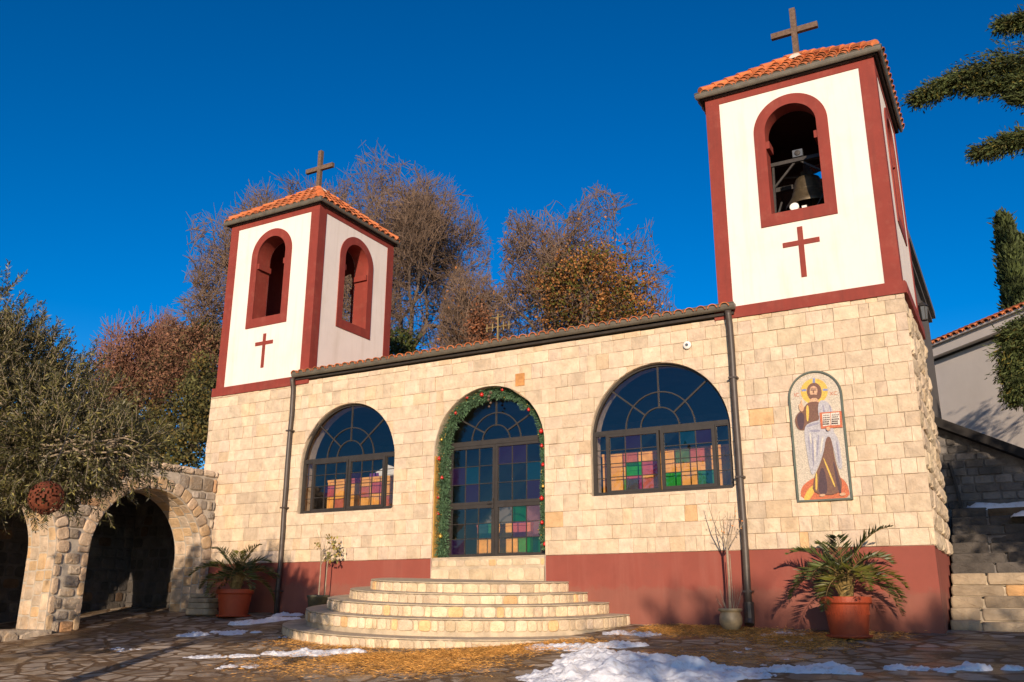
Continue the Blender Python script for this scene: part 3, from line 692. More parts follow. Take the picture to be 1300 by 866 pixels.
m=MB(); m.slab([arch_loop(pc,phw,pz,ps),arch_loop(pc,phw-.028,pz+.028,ps)],14.925,14.975); m.build('border',M('green_grey_border',(.10,.12,.095),.6,.2,6),mo)
m=MB(); m.slab([arch_loop(pc,phw-.027,pz+.027,ps)],14.953,14.975); m.build('mosaic_ground',MC[CREAM],mo)
def Z(a,b): p=aty(980+a/4.123,450+b/4.123,14.95); return (p.x,p.z)
def zp(l): return [Z(a,b) for a,b in l]
def ell(c,rx,rz,n=24): c=Z(*c); return [(c[0]+rx*math.cos(2*PI*i/n),c[1]+rz*math.sin(2*PI*i/n)) for i in range(n)]
def smoothp(l,k=2):
    for _ in range(k):
        q=[]
        for i in range(len(l)):
            a,b=l[i],l[(i+1)%len(l)]; q+=[(a[0]*.75+b[0]*.25,a[1]*.75+b[1]*.25),(a[0]*.25+b[0]*.75,a[1]*.25+b[1]*.75)]
        l=q
    return l
fig=MB(); lay=[0]
def L_(poly,mat,sm=True):
    lay[0]+=1; p=smoothp(poly) if sm else poly; y1=14.953-lay[0]*.0006; fig.slab([p],y1,14.9545,mat=mat)
L_(zp([(152,768),(150,700),(185,665),(230,640),(300,630),(360,640),(398,680),(412,764)]),REDT)
L_(zp([(160,765),(190,700),(240,670),(200,768)]),GOLDT)
L_(ell((221,193),.215,.215),GOLDT,False); L_(ell((221,193),.205,.205),M('tessera_gold_inner',(.62,.44,.12),.4,.3,40),False) if False else None
L_(zp([(213,125),(226,125),(226,150),(213,150)]),BLU,False); L_(zp([(155,183),(180,181),(180,192),(155,194)]),BLU,False); L_(zp([(266,180),(292,180),(292,190),(266,191)]),BLU,False)
L_(zp([(180,185),(196,155),(225,146),(252,162),(262,195),(256,228),(238,240),(200,238),(186,215)]),BROWN)
L_(zp([(198,182),(204,168),(222,164),(238,176),(238,205),(226,228),(206,226),(198,205)]),SKIN)
L_(zp([(196,205),(206,214),(218,208),(232,214),(240,205),(236,228),(218,246),(202,232)]),BROWN)
for a in (208,226): L_(zp([(a-6,184),(a+6,184),(a+6,189),(a-6,189)]),DK,False); L_(zp([(a-8,176),(a+8,176),(a+8,179),(a-8,179)]),BROWN,False)
L_(zp([(215,184),(219,184),(221,203),(213,203)]),BROWN,False)
L_(zp([(205,228),(238,228),(250,255),(190,258)]),SKIN)
L_(zp([(188,250),(240,246),(258,262),(262,345),(190,380),(170,400),(135,395),(118,350),(128,315),(165,285)]),BROWN)
L_(zp([(128,320),(160,300),(172,330),(165,395),(140,392)]),DK)
L_(zp([(178,275),(190,262),(196,300),(192,350),(182,352)]),GOLDT)
L_(zp([(246,238),(290,244),(316,285),(322,320),(318,400),(350,440),(362,520),(372,604),(346,598),(326,500),(300,425),(286,440),(270,520),(238,600),(212,640),(196,590),(182,500),(170,430),(172,372),(215,352),(252,345),(240,300)]),ROBE)
for pl in ([(262,262),(272,262),(282,330),(276,345)],[(185,400),(235,392),(262,400),(230,410)],[(205,430),(214,430),(224,560),(216,600)],[(240,420),(250,420),(240,540),(232,540)],[(180,372),(250,352),(252,362),(182,384)],[(335,450),(344,460),(358,560),(350,580)],[(188,430),(196,430),(204,520),(200,530)],[(300,262),(308,270),(312,300),(304,300)]): L_(zp(pl),SHD)
for pl in ([(222,440),(230,440),(228,560),(222,560)],[(262,430),(272,430),(258,520),(252,520)],[(196,410),(204,410),(210,470),(204,470)]): L_(zp(pl),WHT)
L_(zp([(284,430),(312,432),(330,560),(388,732),(212,738),(222,640),(246,592),(272,520)]),BROWN)
L_(zp([(250,600),(275,590),(300,735),(240,736)]),DK); L_(zp([(318,560),(328,565),(370,725),(350,730)]),DK)
L_(zp([(266,540),(276,545),(336,692),(328,698)]),GOLDT); L_(zp([(230,620),(238,620),(240,712),(228,712)]),GOLDT)
L_(zp([(248,732),(282,730),(276,745),(252,745)]),SKIN); L_(zp([(352,728),(384,722),(388,738),(360,742)]),SKIN)
L_(zp([(140,262),(150,262),(152,240),(158,240),(160,268),(172,280),(160,305),(142,290)]),SKIN)
L_(zp([(250,306),(364,297),(370,382),(258,390)]),REDT,False); L_(zp([(264,312),(306,308),(308,372),(268,378)]),WHT,False); L_(zp([(309,308),(354,303),(358,370),(311,372)]),WHT,False)
for j in range(5):
    for a in (270,316):
        x=a
        while x<a+32:
            w=random.uniform(3,8); yy=320+j*11-(x-270)*.07; L_(zp([(x,yy),(x+w,yy-.5),(x+w,yy+4),(x,yy+4.5)]),DK,False); x+=w+3
L_(zp([(285,384),(305,380),(308,398),(290,404)]),SKIN)
fig.build('robed_figure',MC,mo)
def text_mb(s,x,z,size,y,mb,mat=0):
    cu=bpy.data.curves.new('t','FONT'); cu.body=s; cu.size=size; cu.extrude=.0015; ob=bpy.data.objects.new('t',cu); COL.objects.link(ob)
    dg=bpy.context.evaluated_depsgraph_get(); me=bpy.data.meshes.new_from_object(ob.evaluated_get(dg))
    mb.add([(x+v.co.x,y-v.co.z,z+v.co.y) for v in me.vertices],[tuple(p.vertices) for p in me.polygons],mat)
    bpy.data.objects.remove(ob); bpy.data.meshes.remove(me); bpy.data.curves.remove(cu)
m=MB(); a=Z(117,222); text_mb('IC',a[0],a[1],.085,14.951,m); m.build('lettering',MC[REDT],mo); m=MB()
a=Z(302,215); text_mb('XC',a[0],a[1],.085,14.951,m)
m.build('lettering',MC[REDT],mo); reloc(mo)
# ================================================================ garland round the door
def leafquads(P,D,L,W,droop=0.,seed=0,fold=True):
    """P bases, D unit directions; returns verts,quads: diamond leaves with random roll"""
    n=len(P); r=np.random.default_rng(seed); D=D/np.linalg.norm(D,axis=1,keepdims=True)
    q=r.normal(size=(n,3)); S=np.cross(D,q); S/=np.linalg.norm(S,axis=1,keepdims=True)+1e-9
    L=np.broadcast_to(L,(n,))[:,None]; W=np.broadcast_to(W,(n,))[:,None]
    a=P; b=P+D*L*.45+S*W; c=P+D*L; d=P+D*L*.45-S*W
    V=np.stack([a,b,c,d],1).reshape(-1,3); Fq=np.arange(4*n).reshape(-1,4); return V,Fq
def colvar(n,lo,hi,seed,tint=None,k=4):
    r=np.random.default_rng(seed); g=r.uniform(lo,hi,(n,1)); c=np.repeat(g,3,1)
    if tint is not None:
        m=r.random((n,1))<tint[0]; c=np.where(m,c*np.array(tint[1]),c)
    return np.repeat(c,k,axis=0)
ga=thing('door_garland',(-8.87,15.2,3.0),'green fir garland with red baubles hung round the arched doorway','garland')
gc,gr,gzs=-8.88,1.155,3.04
path=[(gc-gr,15.2,.97+i*.05) for i in range(int((gzs-.97)/.05))]+[(gc-gr*math.cos(PI*i/60),15.2,gzs+gr*math.sin(PI*i/60)) for i in range(61)]+[(gc+gr,15.2,gzs-i*.05) for i in range(int((gzs-.97)/.05))]
path=np.array(path); n=len(path)
wob=np.array([[noise.noise(Vector((i*.13,3,1)))*.06,noise.noise(Vector((i*.13,9,1)))*.03,noise.noise(Vector((i*.13,5,7)))*.05] for i in range(n)]); path=path+wob
m=MB(); m.tube([tuple(p) for p in path],.03,6); core=m.build('garland_core',FIR,ga)
N=26000; idx=RNG.integers(0,n-1,N); fr_=RNG.random((N,1)); B=path[idx]*(1-fr_)+path[idx+1]*fr_; tang=path[idx+1]-path[idx]; tang/=np.linalg.norm(tang,axis=1,keepdims=True)
rad=RNG.normal(size=(N,3)); rad-=tang*(rad*tang).sum(1,keepdims=True); rad/=np.linalg.norm(rad,axis=1,keepdims=True)
side=np.where(idx<n*.60,1.15,.62)[:,None]
lump=np.array([.75+.55*noise.noise(Vector((i*.35,2,2))) for i in range(n)])[idx][:,None]
P0=B+rad*RNG.uniform(.0,.095,(N,1))*side*(1+lump)*.75; D0=rad*1.0+tang*RNG.normal(0,.6,(N,1))+np.array([0,-.25,-.15])
V,Fq=leafquads(P0,D0,RNG.uniform(.035,.075,N)*side[:,0],.0058,seed=3)
quick('fir_needles',V,Fq,FIR,ga,colvar(N,.6,2.1,5,(.2,(1.3,1.2,1.4))))
bi=[8,16,24,31,38,46,55,62,68,75,82,88,97,104,110,118,124,131,140]
for k,i in enumerate(bi):
    if i>=n: continue
    p=path[i]; m=MB(); a=k*2.1; r=.033 if k%4 else .042
    q=(p[0]+(.05*math.cos(a))*(1 if i<n*.6 else .5),p[1]-.10,p[2]+.05*math.sin(a)); m.ball(q,r,10); m.tube([(q[0],q[1],q[2]+r*.9),(q[0],q[1],q[2]+r*1.3)],.01,6)
    m.build('bauble',BAUB if k%5 else GOLD,ga,True)
N=60; idx=RNG.integers(0,n,N)
for i in idx:
    m=MB(); p=path[i]+RNG.normal(0,.05,3)+np.array([0,-.09,0]); m.ball(tuple(p),.012,5); m.build('small_bauble',GOLD,ga)
m=MB(); t=path[n//2]; 
for k in range(5): m.ball((t[0]+.03*math.cos(k*2),t[1]-.12,t[2]-.06-.07*k),.035-.003*k,6)
m.build('pine_cone',WOODX,ga)
reloc(ga)
# ================================================================ potted plants
def frond(base,az,el,L,nleaf,ll,seed,droop=1.2):
    r=random.Random(seed); mbp=[];p=Vector(base);d=Vector((math.cos(az)*math.cos(el),math.sin(az)*math.cos(el),math.sin(el))); k=14
    pts=[p.copy()]
    for i in range(k):
        d=(d+Vector((0,0,-droop*.10*(.4+i/k)))).normalized(); p=p+d*(L/k); pts.append(p.copy())
    P=[];D=[];LL=[]
    sidev=Vector((-math.sin(az),math.cos(az),0))
    for j in range(nleaf):
        t=.16+.84*j/nleaf; i=min(int(t*k),k-1); f=t*k-i; q=pts[i].lerp(pts[i+1],f); tg=(pts[i+1]-pts[i]).normalized(); up=sidev.cross(tg)*-1
        if up.z<0: up=-up
        for s in (-1,1):
            dd=(tg*.75+sidev*s*.9+up*r.uniform(.15,.5)+Vector((r.gauss(0,.08),r.gauss(0,.08),r.gauss(0,.08)))).normalized()
            P.append(q);D.append(dd);LL.append(ll*math.sin(PI*min(.96,.22+.72*t))*r.uniform(.85,1.1))
    return pts,P,D,LL
def palm(name,loc,pr,ph,label,nf,L,seed,potm,saucer=True,zt=None,asp=1.0):
    root=thing(name,loc,label,'potted plant','potted palms against the plinth'); x,y,z=loc; r=random.Random(seed)
    m=MB(); prof=[(.001,.012),(pr*.72,.012),(pr*.74,.03),(pr*.90,ph*.80),(pr*.92,ph*.82),(pr*.98,ph*.84),(pr*1.0,ph*.86),(pr*1.0,ph*.985),(pr*.985,ph),(pr*.93,ph),(pr*.92,ph*.9),(pr*.001,ph*.9)]
    m.lathe((0,0,0),prof,40)
    for zz in (.70,.74): m.lathe((0,0,0),[(pr*(.71+.2*zz)+.004,ph*zz),(pr*(.71+.2*zz)+.012,ph*(zz+.012)),(pr*(.715+.2*zz)+.004,ph*(zz+.024))],40)
    for k in range(44):
        a=2*PI*k/44; m.box(-.004,.004,-.006,.004,ph*.56,ph*.67,T=Matrix.Rotation(a,4,'Z')@Matrix.Translation((0,pr*.862,0)))
    po=m.build('pot',potm,root,False)
    if saucer:
        m=MB(); m.lathe((0,0,0),[(.001,0),(pr*.86,0),(pr*.93,.045),(pr*.90,.045),(pr*.84,.012),(.001,.012)],36); m.build('saucer',potm,root,True)
    m=MB(); m.lathe((0,0,0),[(pr*.92,ph*.93),(pr*.5,ph*.96),(.001,ph*.97)],20); m.build('soil',SOIL,root)
    m=MB(); m.tube([(0,0,ph*.9),(.01,.01,ph+.16),(.0,0,ph+.30)],[.10,.12,.07],10)
    for k in range(36):
        a=r.uniform(0,2*PI); zz=ph+r.uniform(0,.26); m.bar((.09*math.cos(a),.09*math.sin(a),zz),(.17*math.cos(a),.17*math.sin(a),zz+.13),.022,.008)
    m.build('stem',PALMT,root)
    for k in range(nf):
        az=2*PI*(k*.381966)+r.uniform(-.2,.2); t=k/nf; el=math.radians(62-50*t+r.uniform(-8,8))
        pts,P,D,LL=frond((0,0,ph+.24),az,el,L*r.uniform(.85,1.08),36,.27,seed*50+k,1.15+.55*t)
        m=MB(); m.tube(pts,[.010-.0006*i for i in range(len(pts))],4,1); 
        P=np.array(P);D=np.array(D); V,Fq=leafquads(P,D,np.array(LL),.0115,seed=seed+k)
        g=r.uniform(.6,1.5); cc=(g,g,g*.9) if r.random()>.2 else (g*1.6,g*1.25,g*.7)
        m.add([tuple(v) for v in V],[tuple(int(a) for a in f) for f in Fq],0,cc)
        m.build('frond',[PALM,PALMT],root)
    return root
pR=aty(1077,790,14.25); palm('potted_palm',(pR.x,14.25,gz(pR.x,14.25)),.35,.57,'potted palm in a big orange terracotta pot with saucer below the mosaic',17,1.05,3,TCOT)
pL=aty(297,770,14.2); palm('potted_palm',(pL.x,14.2,gz(pL.x,14.2)),.38,.55,'potted palm in a wide red pot beside the stacked slabs and left downpipe',18,1.0,9,TCOT)
def sapling(name,loc,label,h,seed,kind):
    root=thing(name,loc,label,'potted plant'); r=random.Random(seed)
    if kind=='urn':
        m=MB(); m.lathe((0,0,0),[(.001,0),(.10,0),(.13,.03),(.175,.12),(.18,.20),(.155,.27),(.15,.285),(.185,.30),(.19,.325),(.18,.34),(.15,.34),(.14,.30),(.001,.30)],32); m.build('pot',GLAZE,root,True); ph=.30
    else:
        m=MB(); m.lathe((0,0,0),[(.001,0),(.17,0),(.22,.37),(.235,.375),(.235,.42),(.215,.42),(.2,.38),(.001,.38)],28); m.build('pot',ZINC,root,True); ph=.38
    m=MB(); m.lathe((0,0,ph),[(.17,0),(.08,.02),(.001,.025)],14); m.build('soil',SOIL,root)
    m=MB(); lv=[]
    if kind=='urn':
        top=Vector((.01,0,ph+h*.55)); m.tube([(0,0,ph),(.015,0,ph+h*.3),top],[.022,.018,.02],8); m.tube([(.05,.01,ph),(.05,.0,ph+h*.5)],.006,6)
        for (dx,dz,) in ((-.30,.55),(.20,.45),(.05,.42),(-.1,.40),(.30,.30)):
            pts=[top]+[top+Vector((dx*.9*math.sin(t*1.35),r.uniform(-.04,.04),dz*t*h*.8)) for t in (.25,.5,.75,1)]
            m.tube(pts,[.012,.010,.008,.006,.003],6)
            for _ in range(3): 
                q=pts[r.randint(1,4)]; m.tube([q,q+Vector((r.uniform(-.12,.12),r.uniform(-.08,.08),r.uniform(.0,.15)))],[.004,.002],5)
            for _ in range(5):
                lv.append((pts[r.randint(2,4)]+Vector((r.uniform(-.06,.06),r.uniform(-.05,.05),r.uniform(-.05,.1)))))
        for k in range(20):
            a=r.uniform(0,2*PI); m.tube([(.1*math.cos(a),.1*math.sin(a),ph),(.22*math.cos(a),.14*math.sin(a),ph+r.uniform(.12,.4))],[.003,.0015],4)
    else:
        top=Vector((0,0,ph+h*.62)); m.tube([(0,0,ph),(.0,.01,ph+h*.35),top],[.016,.012,.010],8); m.tube([(.14,.02,ph-.05),(.16,.02,ph+h*.55)],.011,6)
        m.tube([top,top+Vector((-.06,0,.2)),top+Vector((-.22,0,.55))],[.006,.004,.002],5)
        for k in range(12):
            a=r.uniform(-.4,1.2); q=top+Vector((r.uniform(-.08,.42),r.uniform(-.12,.12),r.uniform(-.12,.30))); m.tube([top-Vector((0,0,r.uniform(0,.3))),(top+q)/2+Vector((.03,0,-.03)),q],[.007,.005,.002],5)
            for _ in range(8): lv.append(q+Vector((r.uniform(-.08,.08),r.uniform(-.06,.06),r.uniform(-.10,.07))))
    m.build('stem',OLIVEB,root)
    P=np.array([tuple(v) for v in lv]); D=RNG.normal(size=P.shape)+np.array([0,0,-.8]); V,Fq=leafquads(P,D,.085 if kind!='urn' else .035,.022 if kind!='urn' else .010,seed=seed)
    quick('leaves',V,Fq,[BUSHL] if kind!='urn' else [OAKL],root,colvar(len(P),1.0,3.2,seed,(.4,(1.7,1.2,.6))))
    return root
q=aty(928,790,14.55); sapling('potted_sapling',(q.x,14.55,gz(q.x,14.55)),'bare leafless sapling in a small round glazed pot next to the right downpipe',1.75,4,'urn')
q=aty(404,765,14.62); sapling('potted_sapling',(q.x,14.62,gz(q.x,14.62)),'thin sapling with yellowing leaves in a dark green planter left of the steps',1.45,8,'planter')
# stacked slabs
labs=['lowest grey stone slab of the stack beside the left palm','second slab from the ground in the stack by the left palm','third slab from the ground in the stack by the left palm','topmost small slab of the stack beside the left palm']
q=aty(257,775,14.3); z=gz(q.x,14.3)
for k,(w,h) in enumerate(((.66,.13),(.60,.12),(.62,.10),(.46,.09))):
    m=MB(); n=18; pts=[(w/2*(1+.06*noise.noise(Vector((i,k,0))))*math.copysign(abs(math.cos(2*PI*i/n))**.5,math.cos(2*PI*i/n)),.22*math.copysign(abs(math.sin(2*PI*i/n))**.5,math.sin(2*PI*i/n))) for i in range(n)]
    pr=[(.9,0),(1,.02),(1,h-.02),(.93,h)]
    vs=[(x*s,y*s,zz) for s,zz in pr for x,y in pts]; m.add(vs,[(a*n+i,a*n+(i+1)%n,(a+1)*n+(i+1)%n,(a+1)*n+i) for a in range(3) for i in range(n)]+[tuple(range(3*n,4*n)),tuple(reversed(range(n)))],0,gray(.75,.1))
    o=m.build('stone_slab',STEPM,None); o.location=(q.x+random.uniform(-.03,.03),14.3,z); o.rotation_euler=(0,0,random.uniform(-.1,.1)); tag(o,labs[k],'slab','stone slabs stacked by the arcade'); z+=h+.001
# ================================================================ arcade on the left
WALKM=M('shade_dark_walk_stone',(.085,.075,.065),.92,.35,3,16,.9,.03)  # shade of the covered walk put into a darker stone colour
AX=-16.13; ATH=.85; 
def armap(u,v,d): return (AX+d,u,v)
A1=(13.28,1.43,-1.0,1.03); A2=(9.65,1.48,-1.0,1.0)
ar=thing('stone_arcade',(-16.5,11,-.5),'rubble stone arcade with round arches running forward from the left of the church','arcade')
m=MB(); m.slab([[(5.2,-1.5),(A2[0]-A2[1],-1.5)]+arch_loop(A2[0],A2[1],-1.4,A2[3])[1:-1]+[(A2[0]+A2[1],-1.5),(A1[0]-A1[1],-1.5)]+arch_loop(A1[0],A1[1],-1.4,A1[3])[1:-1]+[(A1[0]+A1[1],-1.5),(14.96,-1.5),(14.96,3.02),(5.2,3.02)]],AX-ATH,AX-.004,'side')
m.build('arcade_wall',RUBM,ar)
m=MB()
def vskip(u,v):
    for c,hw,_,vs in (A1,A2):
        if v>vs and hw<math.hypot(u-c,v-vs)<hw+.30: return True
        if v<=vs and hw<abs(u-c)<hw+.16 : return True
    return False
masonry(m,6.5,14.95,-.95,2.86,.215,(.14,.40),armap,arches=(A1,A2),gap=.028,dep=.03,jit=.014,bev=.018,bulge=.014,colf=rub_col,wob=.16,step=.035,chj=.22,skip=vskip)
masonry(m,6.5,14.95,2.88,3.04,.16,(.22,.45),armap,gap=.02,dep=.05,jit=.012,bev=.018,bulge=.01,colf=lambda:gray(1.15,.2,.05),wob=.3,step=.05)
# voussoirs
for c,hw,_,vs in (A1,A2):
    def vm(u,v,d,c=c,hw=hw,vs=vs):
        a=PI-u/(hw+.13); R_=hw+v; return (AX+d,c+R_*math.cos(a),vs+R_*math.sin(a))
    masonry(m,0,PI*(hw+.13),.004,.28,.28,(.16,.30),vm,gap=.02,dep=.035,jit=.008,bev=.014,bulge=.006,colf=lambda:random.choice([gray(1.2,.15,.12),(1.2,1.02,.78),gray(1.1,.15,.1)]),wob=.25,step=.05)
    for sg in (-1,1):
        masonry(m,-.95 if sg else 0,vs,.004,.15,.15,(.2,.36),(lambda u,v,d,sg=sg,c=c,hw=hw:(AX+d,c+sg*(hw+v),u)),gap=.02,dep=.033,jit=.006,bev=.012,colf=lambda:random.choice([gray(1.15,.15,.12),(1.2,1.02,.78)]),wob=.25,step=.05)
m.build('rubble_facing',RUBBLE,ar)
# reveals of the arches, sunlit tone put into their warmer, lighter stone colour
for c,hw,_,vs in (A1,A2):
    LL=2.1+PI*hw+2.1; m=MB()
    def rm(u,v,d,c=c,hw=hw,vs=vs):
        s=u; r=hw-d
        if s<2.1: y,z=c-r,vs-2.1+s
        elif s<2.1+PI*hw: a=PI-(s-2.1)/hw; y,z=c+r*math.cos(a),vs+r*math.sin(a)
        else: y,z=c+r,vs-(s-2.1-PI*hw)
        return (AX+.0-v,y,z)
    masonry(m,0,LL,.0,ATH,.25,(.18,.34),rm,gap=.02,dep=.012,jit=.005,bev=.010,bulge=.006,colf=lambda:random.choice([gray(1.25,.12,.1),(1.3,1.08,.8),gray(1.15,.12,.06)]),wob=.12,step=.05)
    m.build('arch_reveal',RUBBLE,ar)
# back wall and ceiling of the covered walk
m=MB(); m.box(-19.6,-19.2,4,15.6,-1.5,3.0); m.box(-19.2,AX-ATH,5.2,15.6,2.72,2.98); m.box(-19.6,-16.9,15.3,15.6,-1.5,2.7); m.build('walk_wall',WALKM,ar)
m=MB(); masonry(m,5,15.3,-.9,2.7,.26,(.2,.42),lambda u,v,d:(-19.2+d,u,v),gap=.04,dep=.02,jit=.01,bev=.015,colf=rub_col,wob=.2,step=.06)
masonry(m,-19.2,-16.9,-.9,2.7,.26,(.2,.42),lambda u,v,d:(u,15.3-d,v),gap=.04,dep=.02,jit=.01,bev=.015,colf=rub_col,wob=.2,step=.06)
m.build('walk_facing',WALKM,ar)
m=MB(); m.box(-16.9,-16.0,8.3,11.2,-1.2,gz(-16,10.5)+.16); masonry(m,8.3,11.22,-.75,gz(-16,10.5)+.15,.3,(.3,.6),lambda u,v,d:(-16.0+d,u,v),gap=.03,dep=.03,jit=.01,bev=.02,colf=rub_col,wob=.4,step=.05)
m.build('sill_step',RUBBLE,ar)
reloc(ar)
# ================================================================ trees
def segs_to_mesh(name,segs,mat,parent,n=3,colj=.2):
    """segs: array (k,8): ax ay az bx by bz ra rb"""
    S=np.array(segs,dtype=np.float64); k=len(S); A=S[:,:3];B=S[:,3:6];ra=S[:,6:7];rb=S[:,7:8]
    d=B-A; d/=np.linalg.norm(d,axis=1,keepdims=True)+1e-9
    up=np.where(np.abs(d[:,2:3])<.9,np.array([[0,0,1.]]),np.array([[1.,0,0]])); x=np.cross(d,up); x/=np.linalg.norm(x,axis=1,keepdims=True); y=np.cross(x,d)
    V=[]
    for j in range(n):
        a=2*PI*j/n; V.append(A+(x*math.cos(a)+y*math.sin(a))*ra)
    for j in range(n):
        a=2*PI*j/n; V.append(B+(x*math.cos(a)+y*math.sin(a))*rb)
    V=np.stack(V,1).reshape(-1,3); base=(np.arange(k)*2*n)[:,None]
    Fq=np.concatenate([base+np.array([[j,(j+1)%n,n+(j+1)%n,n+j]]) for j in range(n)],1).reshape(-1,4)
    g=np.random.default_rng(1).uniform(1-colj,1+colj,(k,1)); c=np.repeat(np.repeat(g,3,1),2*n,axis=0)
    return quick(name,V,Fq,mat,parent,c)
def grow(base,d,L,R,depth,maxd,rnd,segs,tips,spread=.55,up=.12,ratio=.80,kids=(2,3),env=None,curl=.18,side=.5,rmin=.008):
    stack=[(Vector(base),Vector(d).normalized(),L,R,depth)]
    while stack:
        p,d,L,R,dep=stack.pop(); k=3 if dep<maxd-2 else 2
        r=R; pts=[p]
        for i in range(k):
            d=(d+Vector((rnd.gauss(0,curl),rnd.gauss(0,curl),rnd.gauss(0,curl)+up*.3))).normalized()
            q=p+d*(L/k); r2=max(rmin*.6,r*(1-.22/k*1.4)); segs[0 if dep<=2 else 1].append((*p,*q,r,r2)); p=q; r=r2
            if dep>=1 and dep<maxd and rnd.random()<side:
                s=(d+Vector((rnd.gauss(0,1),rnd.gauss(0,1),rnd.gauss(0,.8))).normalized()*1.1).normalized()
                stack.append((p.copy(),s,L*ratio*.7,max(rmin,r*.4),min(maxd,dep+2)))
        if dep>=maxd: tips.append((p,d)); continue
        if env and env(p): 
            if dep<maxd-2: dep=maxd-2
        n=rnd.choice(kids) if dep>0 else kids[-1]+1
        a0=rnd.uniform(0,2*PI); ref=d.orthogonal().normalized(); bi=d.cross(ref)
        for j in range(n):
            a=a0+2*PI*j/n+rnd.uniform(-.4,.4); sp=spread*rnd.uniform(.6,1.3)
            nd=(d*math.cos(sp)+(ref*math.cos(a)+bi*math.sin(a))*math.sin(sp)+Vector((0,0,up))).normalized()
            stack.append((p.copy(),nd,L*ratio*rnd.uniform(.82,1.15),max(rmin,r*(.72 if n==2 else .62)),dep+1))
def bare_tree(loc,label,H,seed,matT=TWIG,maxd=7,trunk=.30,R0=.34,spread=.5,leaves=None,name='bare_tree',cat='tree',group=None,ratio=.8,rmin=.012,side=.5,kids=(2,3),tl=.5,up=.12):
    rnd=random.Random(seed); root=thing(name,loc,label,cat,group); segs=([],[]);tips=[]
    z=Vector((0,0,0)); segs[0].append((0,0,-.6,0,0,H*trunk*.5,R0*1.25,R0)); 
    grow((0,0,H*trunk*.5),(rnd.uniform(-.1,.1),rnd.uniform(-.1,.1),1),H*trunk*.55,R0*.95,0,maxd,rnd,segs,tips,spread=spread,ratio=ratio,rmin=rmin,side=side,kids=kids,up=up)
    segs_to_mesh('trunk',segs[0],BARK,root,7)
    t=np.array([(*p,*(p+(d+Vector((rnd.gauss(0,.4),rnd.gauss(0,.4),rnd.gauss(0,.3)+.1))).normalized()*tl*rnd.uniform(.5,1.2)),rmin*.8,rmin*.35) for p,d in tips for _ in range(3)])
    segs_to_mesh('crown',segs[1]+[tuple(x) for x in t],matT,root,3)
    if leaves:
        mats,num,size,zone=leaves; T=np.array([(*p,) for p,d in tips]); r=np.random.default_rng(seed)
        if zone is not None:
            keep=[i for i,p in enumerate(T) if zone(p)]; T=T[keep] if keep else T
        P=T[r.integers(0,len(T),num)]+r.normal(0,.28,(num,3)); D=r.normal(size=(num,3)); V,Fq=leafquads(P,D,r.uniform(.7,1.3,num)*size,size*.36,seed=seed)
        quick('leaves',V,Fq,mats,root,colvar(num,.5,1.5,seed,(.25,(1.3,1.0,.7))))
    return root,tips,segs
def cull_mesh(ob,keep):
    me=ob.data; n=len(me.vertices); a=np.empty(n*3,dtype=np.float32); me.vertices.foreach_get('co',a); V=a.reshape(-1,3)
    L=np.empty(len(me.loops),dtype=np.int32); me.loops.foreach_get('vertex_index',L); Q=L.reshape(len(me.polygons),-1)
    c=np.empty(n*4,dtype=np.float32); me.color_attributes['Col'].data.foreach_get('color',c); c=c.reshape(-1,4)[:,:3]
    Q=Q[keep[Q].all(1)]; used,inv=np.unique(Q,return_inverse=True); mats=list(me.materials); par=ob.parent; nm=ob.name; bpy.data.objects.remove(ob); bpy.data.meshes.remove(me)
    return quick(nm.split('.')[0],V[used],inv.reshape(Q.shape),mats,par,c[used])
def fit_tree(root,px,pyt,wpx,Y,zb):
    """scale a tree standing at depth Y so it has the height and width it should have in the world"""
    t=aty(px,pyt,Y); s_=FPX/(t.dot(CF)); H=t.z-zb; W=wpx/s_
    zs=[];xs=[]
    for ch in root.children:
        n=len(ch.data.vertices); a=np.empty(n*3,dtype=np.float32); ch.data.vertices.foreach_get('co',a); a=a.reshape(-1,3); zs.append(a[:,2]); xs.append(a[:,:2])
    z=np.concatenate(zs); x=np.concatenate(xs); h=np.percentile(z,99.7); w=np.percentile(x[:,0],99)-np.percentile(x[:,0],1)
    lo_,hi_=np.percentile(x[:,0],3),np.percentile(x[:,0],97); w=hi_-lo_; h=np.percentile(z,98.5)
    cx_=(hi_+lo_)/2; cy_=np.median(x[:,1])
    root.location=(t.x,Y,zb); k=np.array((W/w,W/w,H/h)); rad=np.array((W*.5,W*.55,H*.42)); ce=np.array((0,0,H*.58))
    for ch in list(root.children):
        n=len(ch.data.vertices); a=np.empty(n*3,dtype=np.float32); ch.data.vertices.foreach_get('co',a); p=a.reshape(-1,3).astype(np.float64)
        f=np.clip(p[:,2:3]/(h*.25),0,1); p[:,0:1]-=cx_*f; p[:,1:2]-=cy_*f; p*=k
        ch.data.vertices.foreach_set('co',p.astype(np.float32).ravel()); ch.data.update()
        if ch.name.startswith('trunk'): continue
        m=4 if ch.name.startswith('leaves') else 6; q=p.reshape(-1,m,3).mean(1); v=(q-ce)/rad; rr=np.linalg.norm(v,axis=1)
        lim=1.0+.10*np.sin(np.arctan2(v[:,0],v[:,2])*5+H)+.07*np.sin(np.arctan2(v[:,0],v[:,2])*11+1)*np.sin(v[:,1]*5)+.05*np.random.default_rng(3).random(len(q))
        cull_mesh(ch,np.repeat((rr<lim)|(v[:,2]<-.55),m))
    return root
g='bare winter trees behind the church'
t,_,_=bare_tree((0,0,0),'big bare winter tree rising directly behind the left bell tower',14,11,TWIG,8,spread=.6,up=.06,group=g,rmin=.012,side=.4); fit_tree(t,362,236,205,31,3.5)
t,_,_=bare_tree((0,0,0),'tallest bare purple-brown tree just right of the left bell tower',15,23,TWIG,8,spread=.60,up=.06,group=g,rmin=.012,side=.48); fit_tree(t,512,210,215,29,3.2)
